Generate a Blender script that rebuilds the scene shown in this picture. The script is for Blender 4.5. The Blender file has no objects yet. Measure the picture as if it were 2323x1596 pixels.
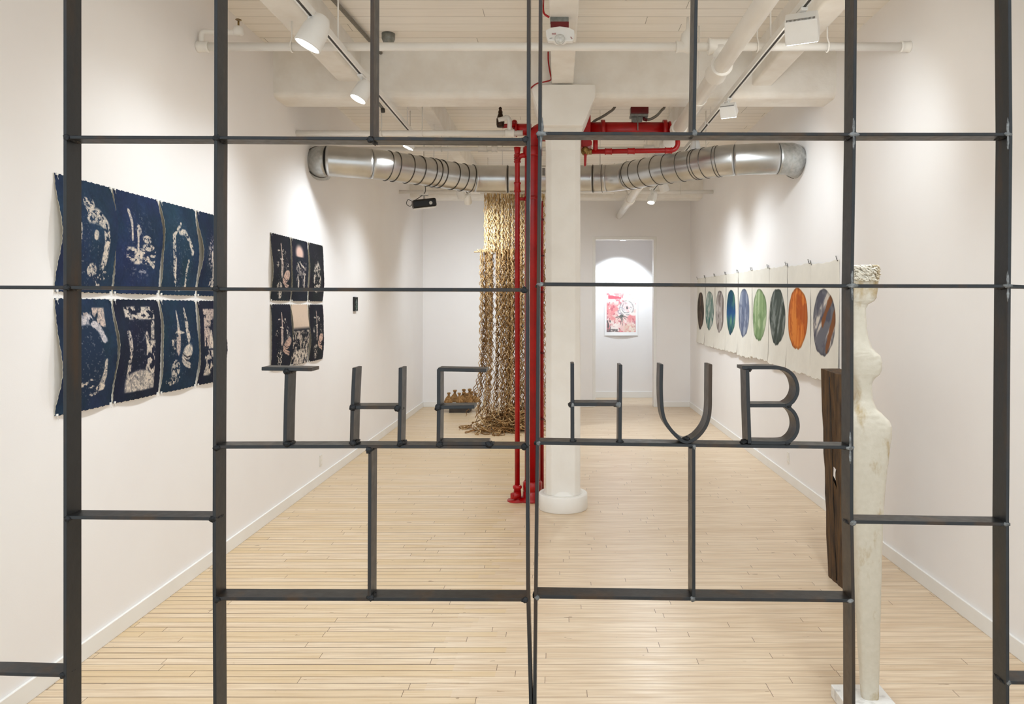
import bpy, math, random
import numpy as np
from mathutils import Vector, Matrix, Quaternion

random.seed(7)
SC = bpy.context.scene
COL = SC.collection
F, VX, VY, EYE = 1700.0, 1266.0, 694.0, 1.64
PI = math.pi


def P(u, v, Y):
    """point of the photograph (pixels) at distance Y in metres"""
    return Vector(((u - VX) / F * Y, Y, EYE + (VY - v) / F * Y))


# ------------------------------------------------------------------ materials
def srgb(c):
    if isinstance(c, (int, float)):
        c = (c, c, c)
    out = []
    for k in c:
        k = k / 255.0
        out.append(k / 12.92 if k <= 0.04045 else ((k + 0.055) / 1.055) ** 2.4)
    return tuple(out)


def new_mat(name):
    m = bpy.data.materials.new(name)
    m.use_nodes = True
    nt = m.node_tree
    b = nt.nodes['Principled BSDF']
    return m, nt, b


def N(nt, t, **kw):
    n = nt.nodes.new(t)
    for k, v in kw.items():
        setattr(n, k, v)
    return n


def mth(nt, op, a, b=None, c=None):
    n = nt.nodes.new('ShaderNodeMath')
    n.operation = op
    for i, x in enumerate((a, b, c)):
        if x is None:
            continue
        if isinstance(x, (int, float)):
            n.inputs[i].default_value = x
        else:
            nt.links.new(x, n.inputs[i])
    return n.outputs[0]


def mixc(nt, fac, a, b, blend='MIX'):
    n = nt.nodes.new('ShaderNodeMix')
    n.data_type = 'RGBA'
    n.blend_type = blend
    for i, x in ((0, fac), (6, a), (7, b)):
        if isinstance(x, (int, float)):
            n.inputs[i].default_value = x
        elif isinstance(x, tuple):
            n.inputs[i].default_value = (*x[:3], 1)
        else:
            nt.links.new(x, n.inputs[i])
    return n.outputs[2]


def simple(name, c1, c2=None, rough=0.6, metal=0.0, scale=8.0, bump=0.0, bscale=60.0, stretch=(1, 1, 1), lo=0.35, hi=0.65,
           spec=0.5, coat=0.0, detail=4.0, rough2=None):
    m, nt, b = new_mat(name)
    tc = N(nt, 'ShaderNodeTexCoord')
    mp = N(nt, 'ShaderNodeMapping')
    mp.inputs['Scale'].default_value = stretch
    nt.links.new(tc.outputs['Object'], mp.inputs['Vector'])
    b.inputs['Roughness'].default_value = rough
    b.inputs['Metallic'].default_value = metal
    b.inputs['Specular IOR Level'].default_value = spec
    b.inputs['Coat Weight'].default_value = coat
    no = N(nt, 'ShaderNodeTexNoise')
    no.inputs['Scale'].default_value = scale
    no.inputs['Detail'].default_value = detail
    nt.links.new(mp.outputs[0], no.inputs['Vector'])
    mr = N(nt, 'ShaderNodeMapRange')
    mr.inputs['From Min'].default_value = lo
    mr.inputs['From Max'].default_value = hi
    nt.links.new(no.outputs[0], mr.inputs['Value'])
    if c2 is None:
        c2 = tuple(max(0, x - 5) for x in c1)
    nt.links.new(mixc(nt, mr.outputs[0], srgb(c1), srgb(c2)), b.inputs['Base Color'])
    if rough2 is not None:
        r = N(nt, 'ShaderNodeMapRange')
        r.inputs['To Min'].default_value = rough
        r.inputs['To Max'].default_value = rough2
        nt.links.new(mr.outputs[0], r.inputs['Value'])
        nt.links.new(r.outputs[0], b.inputs['Roughness'])
    if bump:
        n2 = N(nt, 'ShaderNodeTexNoise')
        n2.inputs['Scale'].default_value = bscale
        n2.inputs['Detail'].default_value = 3
        nt.links.new(mp.outputs[0], n2.inputs['Vector'])
        bp = N(nt, 'ShaderNodeBump')
        bp.inputs['Strength'].default_value = bump
        bp.inputs['Distance'].default_value = 0.01
        nt.links.new(n2.outputs[0], bp.inputs['Height'])
        nt.links.new(bp.outputs[0], b.inputs['Normal'])
    return m


def emit_mat(name, c, s):
    m, nt, b = new_mat(name)
    b.inputs['Base Color'].default_value = (*srgb(c), 1)
    b.inputs['Emission Color'].default_value = (*srgb(c), 1)
    b.inputs['Emission Strength'].default_value = s
    return m


def paint_mat(name='painted_pattern', rough=0.85):
    m, nt, b = new_mat(name)
    a = N(nt, 'ShaderNodeAttribute', attribute_name='Col')
    nt.links.new(a.outputs['Color'], b.inputs['Base Color'])
    b.inputs['Roughness'].default_value = rough
    b.inputs['Specular IOR Level'].default_value = 0.2
    return m


def board_mat(name, width, length, base, alt, gap, gapw, floor=False):
    """boards running along x, rows along y, random butt joints"""
    m, nt, b = new_mat(name)
    tc = N(nt, 'ShaderNodeTexCoord')
    sp = N(nt, 'ShaderNodeSeparateXYZ')
    nt.links.new(tc.outputs['Object'], sp.inputs[0])
    x, y = sp.outputs[0], sp.outputs[1]
    yr = mth(nt, 'DIVIDE', y, width)
    row = mth(nt, 'FLOOR', yr)
    fy = mth(nt, 'FRACT', yr)
    wn = N(nt, 'ShaderNodeTexWhiteNoise', noise_dimensions='1D')
    nt.links.new(row, wn.inputs['W'])
    wn2 = N(nt, 'ShaderNodeTexWhiteNoise', noise_dimensions='1D')
    nt.links.new(mth(nt, 'ADD', row, 91.37), wn2.inputs['W'])
    ln = mth(nt, 'MULTIPLY_ADD', wn2.outputs[0], length * 0.8, length * 0.6)
    xr = mth(nt, 'ADD', mth(nt, 'DIVIDE', x, ln), mth(nt, 'MULTIPLY', wn.outputs[0], 7.0))
    ix = mth(nt, 'FLOOR', xr)
    fx = mth(nt, 'FRACT', xr)
    cv = N(nt, 'ShaderNodeCombineXYZ')
    nt.links.new(ix, cv.inputs[0])
    nt.links.new(row, cv.inputs[1])
    w3 = N(nt, 'ShaderNodeTexWhiteNoise', noise_dimensions='2D')
    nt.links.new(cv.outputs[0], w3.inputs['Vector'])
    rnd = w3.outputs[0]
    # distances to edges (metres)
    dy = mth(nt, 'MULTIPLY', mth(nt, 'MINIMUM', fy, mth(nt, 'SUBTRACT', 1.0, fy)), width)
    dx = mth(nt, 'MULTIPLY', mth(nt, 'MINIMUM', fx, mth(nt, 'SUBTRACT', 1.0, fx)), ln)
    # gap opening varies along the joint
    gn = N(nt, 'ShaderNodeTexNoise')
    gm = N(nt, 'ShaderNodeMapping')
    gm.inputs['Scale'].default_value = (0.9, 9.0, 1)
    nt.links.new(tc.outputs['Object'], gm.inputs[0])
    nt.links.new(gm.outputs[0], gn.inputs['Vector'])
    gn.inputs['Scale'].default_value = 1.5
    gwid = mth(nt, 'MULTIPLY_ADD', gn.outputs[0], gapw * 2.4, -gapw * 0.35)
    if floor:
        edge = mth(nt, 'MULTIPLY_ADD', wn.outputs[0], 0.35, -0.72)
        edge = mth(nt, 'ADD', edge, mth(nt, 'MULTIPLY', y, 0.04))
        old = mth(nt, 'LESS_THAN', x, edge)
        gwid = mth(nt, 'MULTIPLY', gwid, mth(nt, 'MULTIPLY_ADD', old, 1.0, 0.7))
    my = mth(nt, 'LESS_THAN', dy, gwid)
    mx = mth(nt, 'LESS_THAN', dx, gapw * 0.9)
    gapm = mth(nt, 'MAXIMUM', my, mx)
    # grain
    g = N(nt, 'ShaderNodeTexNoise')
    mp = N(nt, 'ShaderNodeMapping')
    mp.inputs['Scale'].default_value = (1.6, 26.0, 1.0)
    off = N(nt, 'ShaderNodeCombineXYZ')
    nt.links.new(mth(nt, 'MULTIPLY', rnd, 40.0), off.inputs[0])
    nt.links.new(mth(nt, 'MULTIPLY', rnd, 17.0), off.inputs[1])
    va = N(nt, 'ShaderNodeVectorMath', operation='ADD')
    nt.links.new(tc.outputs['Object'], va.inputs[0])
    nt.links.new(off.outputs[0], va.inputs[1])
    nt.links.new(va.outputs[0], mp.inputs[0])
    nt.links.new(mp.outputs[0], g.inputs['Vector'])
    g.inputs['Scale'].default_value = 2.2
    g.inputs['Detail'].default_value = 6
    c = mixc(nt, rnd, srgb(base), srgb(alt))
    gr = N(nt, 'ShaderNodeMapRange')
    gr.inputs['From Min'].default_value = 0.35
    gr.inputs['From Max'].default_value = 0.7
    nt.links.new(g.outputs[0], gr.inputs['Value'])
    if floor:
        c = mixc(nt, mth(nt, 'MULTIPLY', gr.outputs[0], 0.55), c, srgb((184, 152, 116)))
        c = mixc(nt, mth(nt, 'MULTIPLY', old, mth(nt, 'MULTIPLY_ADD', rnd, 0.45, 0.1)), c, srgb((212, 184, 136)))
        # small knots and scratches
        kn = N(nt, 'ShaderNodeTexNoise')
        kn.inputs['Scale'].default_value = 11
        kn.inputs['Detail'].default_value = 2
        km = N(nt, 'ShaderNodeMapping')
        km.inputs['Scale'].default_value = (1, 3, 1)
        nt.links.new(tc.outputs['Object'], km.inputs[0])
        nt.links.new(km.outputs[0], kn.inputs['Vector'])
        kk = mth(nt, 'MULTIPLY', mth(nt, 'GREATER_THAN', kn.outputs[0], 0.74), 0.5)
        c = mixc(nt, kk, c, srgb((110, 78, 48)))
    else:
        c = mixc(nt, mth(nt, 'MULTIPLY', gr.outputs[0], 0.12), c, srgb((190, 180, 165)))
    c = mixc(nt, mth(nt, 'MULTIPLY', gapm, 0.85 if floor else 0.7), c, srgb(gap))
    nt.links.new(c, b.inputs['Base Color'])
    if floor:
        rr = mth(nt, 'MULTIPLY_ADD', g.outputs[0], 0.2, 0.23)
        nt.links.new(rr, b.inputs['Roughness'])
        b.inputs['Specular IOR Level'].default_value = 0.36
    else:
        b.inputs['Roughness'].default_value = 0.7
    bp = N(nt, 'ShaderNodeBump')
    bp.inputs['Strength'].default_value = 0.25
    bp.inputs['Distance'].default_value = 0.002
    hh = mth(nt, 'ADD', mth(nt, 'MULTIPLY', gapm, -1.0), mth(nt, 'MULTIPLY', rnd, 0.25))
    nt.links.new(hh, bp.inputs['Height'])
    nt.links.new(bp.outputs[0], b.inputs['Normal'])
    return m


def steel_mat():
    m, nt, b = new_mat('blackened_steel')
    tc = N(nt, 'ShaderNodeTexCoord')
    mp = N(nt, 'ShaderNodeMapping')
    mp.inputs['Scale'].default_value = (14, 14, 3)
    nt.links.new(tc.outputs['Object'], mp.inputs[0])
    n1 = N(nt, 'ShaderNodeTexNoise')
    n1.inputs['Scale'].default_value = 1.6
    n1.inputs['Detail'].default_value = 7
    nt.links.new(mp.outputs[0], n1.inputs['Vector'])
    r1 = N(nt, 'ShaderNodeMapRange')
    r1.inputs['From Min'].default_value = 0.52
    r1.inputs['From Max'].default_value = 0.68
    nt.links.new(n1.outputs[0], r1.inputs['Value'])
    n2 = N(nt, 'ShaderNodeTexNoise')
    n2.inputs['Scale'].default_value = 70
    n2.inputs['Detail'].default_value = 5
    nt.links.new(tc.outputs['Object'], n2.inputs['Vector'])
    c = mixc(nt, n2.outputs[0], srgb((28, 30, 32)), srgb((48, 48, 48)))
    c = mixc(nt, mth(nt, 'MULTIPLY', r1.outputs[0], 0.75), c, srgb((70, 50, 30)))
    nt.links.new(c, b.inputs['Base Color'])
    b.inputs['Metallic'].default_value = 0.35
    rr = mth(nt, 'MULTIPLY_ADD', n2.outputs[0], 0.25, 0.25)
    nt.links.new(rr, b.inputs['Roughness'])
    bp = N(nt, 'ShaderNodeBump')
    bp.inputs['Strength'].default_value = 0.15
    bp.inputs['Distance'].default_value = 0.002
    nt.links.new(n2.outputs[0], bp.inputs['Height'])
    nt.links.new(bp.outputs[0], b.inputs['Normal'])
    return m


def stone_mat():
    m, nt, b = new_mat('stained_plaster')
    tc = N(nt, 'ShaderNodeTexCoord')
    n1 = N(nt, 'ShaderNodeTexNoise')
    n1.inputs['Scale'].default_value = 4.2
    n1.inputs['Detail'].default_value = 8
    n1.inputs['Roughness'].default_value = 0.62
    mp = N(nt, 'ShaderNodeMapping')
    mp.inputs['Scale'].default_value = (1.6, 1.6, 0.8)
    mp.inputs['Location'].default_value = (0.4, 0.2, 0.35)
    nt.links.new(tc.outputs['Object'], mp.inputs[0])
    nt.links.new(mp.outputs[0], n1.inputs['Vector'])
    r = N(nt, 'ShaderNodeMapRange')
    r.inputs['From Min'].default_value = 0.545
    r.inputs['From Max'].default_value = 0.63
    nt.links.new(n1.outputs[0], r.inputs['Value'])
    n2 = N(nt, 'ShaderNodeTexNoise')
    n2.inputs['Scale'].default_value = 45
    n2.inputs['Detail'].default_value = 5
    nt.links.new(tc.outputs['Object'], n2.inputs['Vector'])
    c = mixc(nt, n2.outputs[0], srgb((218, 211, 196)), srgb((200, 192, 174)))
    c = mixc(nt, mth(nt, 'MULTIPLY', r.outputs[0], mth(nt, 'MULTIPLY_ADD', n2.outputs[0], 0.9, 0.25)), c, srgb((168, 140, 84)))
    nt.links.new(c, b.inputs['Base Color'])
    b.inputs['Roughness'].default_value = 0.75
    bp = N(nt, 'ShaderNodeBump')
    bp.inputs['Strength'].default_value = 0.35
    bp.inputs['Distance'].default_value = 0.004
    nt.links.new(n2.outputs[0], bp.inputs['Height'])
    nt.links.new(bp.outputs[0], b.inputs['Normal'])
    return m


M = {}
M['wall'] = simple('wall_paint', (243, 241, 240), (240, 237, 236), rough=0.75, scale=1.2, bump=0.03, bscale=160, spec=0.25)
M['white'] = simple('white_gloss_paint', (238, 235, 229), (233, 229, 222), rough=0.45, scale=5, bump=0.12, bscale=22, spec=0.4)
M['rough_white'] = simple('rough_white_paint', (238, 235, 229), (230, 225, 217), rough=0.7, scale=6, bump=0.45, bscale=14, spec=0.3)
M['trim'] = simple('trim_paint', (240, 239, 236), (236, 234, 230), rough=0.4, scale=3)
M['floor'] = board_mat('maple_floor', 0.0572, 1.25, (226, 207, 181), (214, 192, 163), (84, 58, 36), 0.0015, floor=True)
M['ceil'] = board_mat('painted_ceiling_boards', 0.135, 2.6, (243, 239, 232), (239, 233, 224), (96, 84, 72), 0.0022)
M['steel'] = steel_mat()
M['weld_dark'] = simple('dark_weld', (44, 44, 46), (20, 20, 20), rough=0.5, metal=0.4, scale=90, bump=0.5, bscale=200)
M['weld_light'] = simple('grey_weld_paint', (138, 138, 136), (88, 88, 86), rough=0.45, metal=0.2, scale=120, bump=0.5, bscale=200)
M['galv'] = simple('galvanised_sheet', (206, 206, 204), (182, 182, 180), rough=0.30, metal=1.0, scale=3, bump=0.0)
M['galv_dull'] = simple('dull_galvanised_sheet', (190, 191, 188), (168, 169, 166), rough=0.42, metal=0.9, scale=30, bump=0.0, rough2=0.5)
M['hoop'] = simple('dark_wire', (96, 92, 86), (70, 66, 60), rough=0.4, metal=0.7)
M['red'] = simple('red_pipe_paint', (172, 5, 9), (148, 3, 7), rough=0.34, scale=9, bump=0.15, bscale=30, spec=0.5)
M['dark_red'] = simple('dark_red_paint', (112, 12, 16), (92, 8, 12), rough=0.4)
M['brass'] = simple('old_brass', (168, 140, 84), (110, 86, 50), rough=0.4, metal=0.8, scale=60)
M['bronze'] = simple('dark_bronze', (70, 48, 32), (44, 30, 22), rough=0.45, metal=0.6, scale=60)
M['grey_metal'] = simple('grey_metal', (140, 143, 138), (120, 122, 118), rough=0.45, metal=0.5, scale=40)
M['conduit'] = simple('grey_conduit', (138, 134, 124), (112, 108, 100), rough=0.45, metal=0.4, scale=90)
M['black'] = simple('black_plastic', (14, 14, 15), (8, 8, 9), rough=0.35)
M['lamp_white'] = simple('white_lamp_enamel', (238, 238, 236), (234, 233, 230), rough=0.35)
M['slot'] = simple('dark_slot', (60, 56, 50), (44, 40, 36), rough=0.6)
M['rope'] = simple('tan_cord', (206, 176, 130), (158, 122, 78), rough=0.8, scale=14, spec=0.2)
M['rope_shade'] = simple('shaded_cord', (160, 122, 78), (116, 84, 50), rough=0.85, scale=14, spec=0.15)  # darker copy of the cord colour, painting the shadows between cords
M['rope_pale'] = simple('pale_cord', (232, 210, 166), (190, 160, 112), rough=0.8, scale=14, spec=0.2)
M['burlap'] = simple('burlap', (172, 134, 88), (128, 92, 54), rough=0.9, scale=40, bump=0.6, bscale=220, spec=0.1)
M['twine'] = simple('brown_twine', (96, 66, 40), (70, 46, 28), rough=0.9)
M['dark_wood'] = simple('dark_reclaimed_wood', (98, 70, 38), (44, 29, 16), rough=0.75, scale=5, bump=0.6, bscale=16, stretch=(9, 9, 1.0), lo=0.3, hi=0.68)
M['plinth_dark'] = simple('dark_bench', (60, 52, 46), (40, 34, 30), rough=0.6)
M['stone'] = stone_mat()
M['marble'] = simple('white_marble', (236, 234, 230), (176, 172, 168), rough=0.35, scale=22, lo=0.5, hi=0.75)
M['paint'] = paint_mat()
M['glow'] = emit_mat('lamp_glow', (255, 250, 240), 30.0)
M['glow_cool'] = emit_mat('cool_lamp_glow', (236, 244, 255), 14.0)
M['lens'] = simple('clear_lens', (222, 224, 222), (190, 192, 190), rough=0.08, spec=0.8, scale=60)
M['red_ink'] = simple('red_ink', (170, 30, 34), (150, 24, 28), rough=0.6)
M['plate'] = simple('white_outlet_plastic', (232, 229, 222), (228, 225, 218), rough=0.3)
M['cream_paper'] = simple('cream_print_paper', (232, 224, 202), (224, 214, 190), rough=0.9, scale=20)
M['paper'] = simple('white_paper', (242, 240, 234), (236, 233, 226), rough=0.85, scale=20)


# ------------------------------------------------------------------ mesh helpers
def wloc(o):
    p = Vector((0, 0, 0))
    while o is not None:
        p += Vector(o.location)
        o = o.parent
    return p


class MB:
    def __init__(self):
        self.v, self.f, self.sm, self.mi = [], [], [], []

    def add(self, vs, fs, smooth=False, mi=0):
        o = len(self.v)
        self.v += [tuple(p) for p in vs]
        self.f += [tuple(i + o for i in f) for f in fs]
        self.sm += [smooth] * len(fs)
        self.mi += [mi] * len(fs)
        return self

    def box(self, a, b, mi=0, mat=None):
        x0, y0, z0 = (min(a[i], b[i]) for i in range(3))
        x1, y1, z1 = (max(a[i], b[i]) for i in range(3))
        vs = [Vector(p) for p in ((x0, y0, z0), (x1, y0, z0), (x1, y1, z0), (x0, y1, z0), (x0, y0, z1), (x1, y0, z1), (x1, y1, z1), (x0, y1, z1))]
        if mat is not None:
            vs = [mat @ p for p in vs]
        return self.add(vs, [(0, 3, 2, 1), (4, 5, 6, 7), (0, 1, 5, 4), (1, 2, 6, 5), (2, 3, 7, 6), (3, 0, 4, 7)], mi=mi)

    def tube(self, pts, r, n=12, caps=True, smooth=True, mi=0):
        pts = [Vector(p) for p in pts]
        k = len(pts)
        rs = r if isinstance(r, (list, tuple)) else [r] * k
        tang = []
        for i in range(k):
            a, b = pts[max(0, i - 1)], pts[min(k - 1, i + 1)]
            t = (b - a)
            tang.append(t.normalized() if t.length > 1e-9 else Vector((0, 0, 1)))
        ref = Vector((0, 0, 1)) if abs(tang[0].z) < 0.9 else Vector((1, 0, 0))
        nv = tang[0].cross(ref).normalized()
        vs = []
        for i in range(k):
            nv = (nv - tang[i] * nv.dot(tang[i]))
            nv = nv.normalized() if nv.length > 1e-6 else tang[i].orthogonal().normalized()
            bv = tang[i].cross(nv)
            for j in range(n):
                a = 2 * PI * j / n
                vs.append(pts[i] + (nv * math.cos(a) + bv * math.sin(a)) * rs[i])
        fs = []
        for i in range(k - 1):
            for j in range(n):
                fs.append((i * n + j, i * n + (j + 1) % n, (i + 1) * n + (j + 1) % n, (i + 1) * n + j))
        self.add(vs, fs, smooth, mi)
        if caps:
            o = len(self.v) - len(vs)
            self.f.append(tuple(o + j for j in reversed(range(n))))
            self.f.append(tuple(o + (k - 1) * n + j for j in range(n)))
            self.sm += [False, False]
            self.mi += [mi, mi]
        return self

    def lathe(self, prof, n=32, mat=None, smooth=True, mi=0):
        """prof: list of (radius, z)"""
        vs, fs = [], []
        for (r, z) in prof:
            for j in range(n):
                a = 2 * PI * j / n
                p = Vector((r * math.cos(a), r * math.sin(a), z))
                vs.append(mat @ p if mat is not None else p)
        for i in range(len(prof) - 1):
            for j in range(n):
                fs.append((i * n + j, i * n + (j + 1) % n, (i + 1) * n + (j + 1) % n, (i + 1) * n + j))
        fs.append(tuple(reversed(range(n))))
        fs.append(tuple((len(prof) - 1) * n + j for j in range(n)))
        self.add(vs, fs, smooth, mi)
        self.sm[-1] = self.sm[-2] = False
        return self

    def prism(self, outline, d0, d1, axis='y', mi=0):
        """outline: 2-D points, extruded along axis between d0 and d1"""
        n = len(outline)

        def mk(p, d):
            return {'y': (p[0], d, p[1]), 'x': (d, p[0], p[1]), 'z': (p[0], p[1], d)}[axis]
        vs = [mk(p, d0) for p in outline] + [mk(p, d1) for p in outline]
        fs = [tuple(range(n)), tuple(reversed(range(n, 2 * n)))]
        for i in range(n):
            fs.append((i, i + n, (i + 1) % n + n, (i + 1) % n))
        return self.add(vs, fs, mi=mi)

    def build(self, name, mats, parent=None, loc=None, bevel=0.0, fix=True, seg=2):
        me = bpy.data.meshes.new(name)
        off = Vector(loc) if loc is not None else Vector((0, 0, 0))
        me.from_pydata([tuple(Vector(p) - off) for p in self.v], [], self.f)
        me.polygons.foreach_set('use_smooth', self.sm)
        me.polygons.foreach_set('material_index', self.mi)
        if fix:
            import bmesh
            bm = bmesh.new()
            bm.from_mesh(me)
            bmesh.ops.recalc_face_normals(bm, faces=bm.faces)
            bm.to_mesh(me)
            bm.free()
        for m in (mats if isinstance(mats, (list, tuple)) else [mats]):
            me.materials.append(M[m] if isinstance(m, str) else m)
        me.update()
        o = bpy.data.objects.new(name, me)
        COL.objects.link(o)
        o.location = off
        if parent is not None:
            o.parent = parent
            o.location = off - wloc(parent)
        if bevel:
            md = o.modifiers.new('edge', 'BEVEL')
            md.width = bevel
            md.segments = seg
            md.limit_method = 'ANGLE'
            md.angle_limit = 0.6
        return o


def tag(o, label=None, cat=None, group=None, kind=None):
    if label:
        o['label'] = label
    if cat:
        o['category'] = cat
    if group:
        o['group'] = group
    if kind:
        o['kind'] = kind
    return o


def thing(name, label, cat, loc=(0, 0, 0), group=None):
    o = bpy.data.objects.new(name, None)
    COL.objects.link(o)
    o.location = loc
    o.empty_display_size = 0.1
    return tag(o, label, cat, group)


def smooth_path(pts, per=8):
    pts = [Vector(p) for p in pts]
    out = []
    for i in range(len(pts) - 1):
        p0, p1, p2, p3 = pts[max(0, i - 1)], pts[i], pts[i + 1], pts[min(len(pts) - 1, i + 2)]
        for s in range(per):
            t = s / per
            out.append(0.5 * ((2 * p1) + (p2 - p0) * t + (2 * p0 - 5 * p1 + 4 * p2 - p3) * t * t + (3 * p1 - p0 - 3 * p2 + p3) * t ** 3))
    out.append(pts[-1])
    return out


def aim(d):
    """rotation matrix taking -Z to direction d"""
    return Vector(d).to_track_quat('-Z', 'Y').to_matrix().to_4x4()


# ------------------------------------------------------------------ the room
XL, XR = -2.204, 2.152
CZ = 3.62
YB = 12.2
Y0 = 0.95

b = MB().box((XL - 0.12, -2.6, -0.06), (XR + 0.12, 13.6, 0))
tag(b.build('floor', 'floor'), 'pale maple strip floor with narrow boards laid across the gallery', 'floor', kind='structure')
b = MB().box((XL - 0.12, Y0, CZ), (XR + 0.12, YB + 0.1, CZ + 0.08))
tag(b.build('ceiling', 'ceil'), 'white painted board ceiling above beams and pipes', 'ceiling', kind='structure')
b = MB().box((XL - 0.12, Y0, 0), (XL, YB, CZ))
tag(b.build('wall_left', 'wall'), 'long white wall hung with blue prints', 'wall', kind='structure')
b = MB().box((XR, Y0, 0), (XR + 0.12, YB, CZ))
tag(b.build('wall_right', 'wall'), 'long white wall hung with oval paintings', 'wall', kind='structure')
DX0, DX1, DZ = 0.597, 1.566, 2.735
b = MB()
b.box((XL - 0.12, YB, 0), (DX0, YB + 0.14, CZ))
b.box((DX1, YB, 0), (XR + 0.12, YB + 0.14, CZ))
b.box((DX0, YB, DZ), (DX1, YB + 0.14, CZ))
tag(b.build('wall_back', 'wall'), 'white end wall with an open doorway', 'wall', kind='structure')
YF = 13.43
b = MB()
b.box((-0.1, YF, 0), (2.3, YF + 0.1, 3.0))
b.box((-0.2, YB + 0.14, 0), (-0.1, YF + 0.1, 3.0))
b.box((2.27, YB + 0.14, 0), (2.37, YF + 0.1, 3.0))
tag(b.build('wall_far', 'wall'), 'white wall of the small room seen through the doorway', 'wall', kind='structure')
b = MB().box((-0.2, YB + 0.14, 2.86), (2.37, YF + 0.1, 2.94))
tag(b.build('ceiling_far', 'wall'), 'white ceiling of the small room behind the doorway', 'ceiling', kind='structure')


def baseboard(name, a, c, label):
    """board with an eased top; a, c are xyz corners"""
    o = MB().box(a, c).build(name, 'trim', bevel=0.003)
    tag(o, label, 'baseboard', kind='structure')


BH, BT = 0.086, 0.014
baseboard('baseboard_left', (XL, Y0, 0), (XL + BT, YB, BH), 'white baseboard under the blue prints')
baseboard('baseboard_right', (XR - BT, Y0, 0), (XR, YB, BH), 'white baseboard under the oval paintings')
b = MB().box((XL + BT, YB - BT, 0), (DX0 - 0.05, YB, BH)).box((DX1 + 0.05, YB - BT, 0), (XR - BT, YB, BH))
tag(b.build('baseboard_back', 'trim', bevel=0.003), 'white baseboard along the end wall', 'baseboard', kind='structure')
baseboard('baseboard_far', (-0.1, YF - BT, 0), (2.27, YF, 0.11), 'white baseboard in the small room behind the doorway')
b = MB()
b.box((DX0 - 0.035, YB - 0.012, 0), (DX0 + 0.012, YB + 0.15, DZ + 0.035))
b.box((DX1 - 0.012, YB - 0.012, 0), (DX1 + 0.035, YB + 0.15, DZ + 0.035))
b.box((DX0 + 0.012, YB - 0.012, DZ - 0.012), (DX1 - 0.012, YB + 0.15, DZ + 0.035))
tag(b.build('trim_1', 'trim', bevel=0.002), 'thin white casing around the open doorway', 'trim', kind='structure')


# ceiling beams and joists
def rough_beam(name, x0, x1, y0, y1, z0, z1, r, label, along='x'):
    """beam with rounded lower edges"""
    def arc(cx, cz, a0, a1, k=6):
        return [(cx + r * math.cos(a0 + (a1 - a0) * i / k), cz + r * math.sin(a0 + (a1 - a0) * i / k)) for i in range(k + 1)]
    bb = MB()
    if along == 'x':
        prof = arc(y0 + r, z0 + r, PI, 1.5 * PI) + arc(y1 - r, z0 + r, 1.5 * PI, 2 * PI) + [(y1, z1), (y0, z1)]
        bb.prism(prof, x0, x1, 'x')
    else:
        prof = arc(x0 + r, z0 + r, PI, 1.5 * PI) + arc(x1 - r, z0 + r, 1.5 * PI, 2 * PI) + [(x1, z1), (x0, z1)]
        bb.prism(prof, y0, y1, 'y')
    o = bb.build(name, 'rough_white')
    return tag(o, label, 'beam', kind='structure')


rough_beam('ceiling_beam', XL, XR, 5.8, 6.12, 3.255, CZ, 0.05, 'wide white cross beam resting over the column')
rough_beam('ceiling_beam', XL, XR, 11.15, 11.5, 3.25, CZ, 0.05, 'white cross beam close to the end wall')
rough_beam('ceiling_beam', XL, XR, 1.0, 1.3, 3.25, CZ, 0.05, 'white cross beam above the steel gate')
rough_beam('ceiling_joist', -0.05, 0.118, 1.3, 5.8, 3.345, CZ, 0.012, 'white girder running over the column with the fire alarm', 'y')
rough_beam('ceiling_joist', -0.05, 0.118, 6.12, 11.15, 3.36, CZ, 0.012, 'white girder behind the column', 'y')
rough_beam('ceiling_joist', -1.71, -1.53, 1.3, 5.8, 3.38, CZ, 0.02, 'white joist beside the track above the blue prints', 'y')
rough_beam('ceiling_joist', 1.50, 1.66, 1.3, 5.8, 3.345, CZ, 0.02, 'white joist beside the track with box lamps', 'y')
rough_beam('ceiling_joist', -1.26, -1.13, 6.12, 11.15, 3.40, CZ, 0.012, 'white joist over the projector', 'y')
rough_beam('ceiling_joist', 1.15, 1.30, 6.12, 11.15, 3.40, CZ, 0.012, 'white joist behind the cross beam on the oval painting side', 'y')

# ------------------------------------------------------------------ steel gate
GY, GW, GT = 1.19, 0.038, 0.0053


def ribbon(mb, pts, t=GT, w=GW, y=GY, taper=None, depth_slip=(0, 0)):
    """flat bar following pixel points in the gate plane, t thick, w deep"""
    P2 = [Vector((P(u, v, GY).x, P(u, v, GY).z)) for u, v in pts]
    k = len(P2)
    vs = []
    for i in range(k):
        a, c = P2[max(0, i - 1)], P2[min(k - 1, i + 1)]
        d = (c - a).normalized()
        n = Vector((-d.y, d.x))
        for s in (1, -1):
            q = P2[i] + n * s * t / 2
            vs.append((q.x, y, q.y))
            vs.append((q.x, y + w, q.y))
    fs = []
    for i in range(k - 1):
        A, B = i * 4, (i + 1) * 4
        fs += [(A, B, B + 1, A + 1), (A + 2, A + 3, B + 3, B + 2), (A, A + 2, B + 2, B), (A + 1, B + 1, B + 3, A + 3)]
    fs += [(0, 1, 3, 2), ((k - 1) * 4, (k - 1) * 4 + 2, (k - 1) * 4 + 3, (k - 1) * 4 + 1)]
    mb.add(vs, fs)
    return mb


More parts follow.
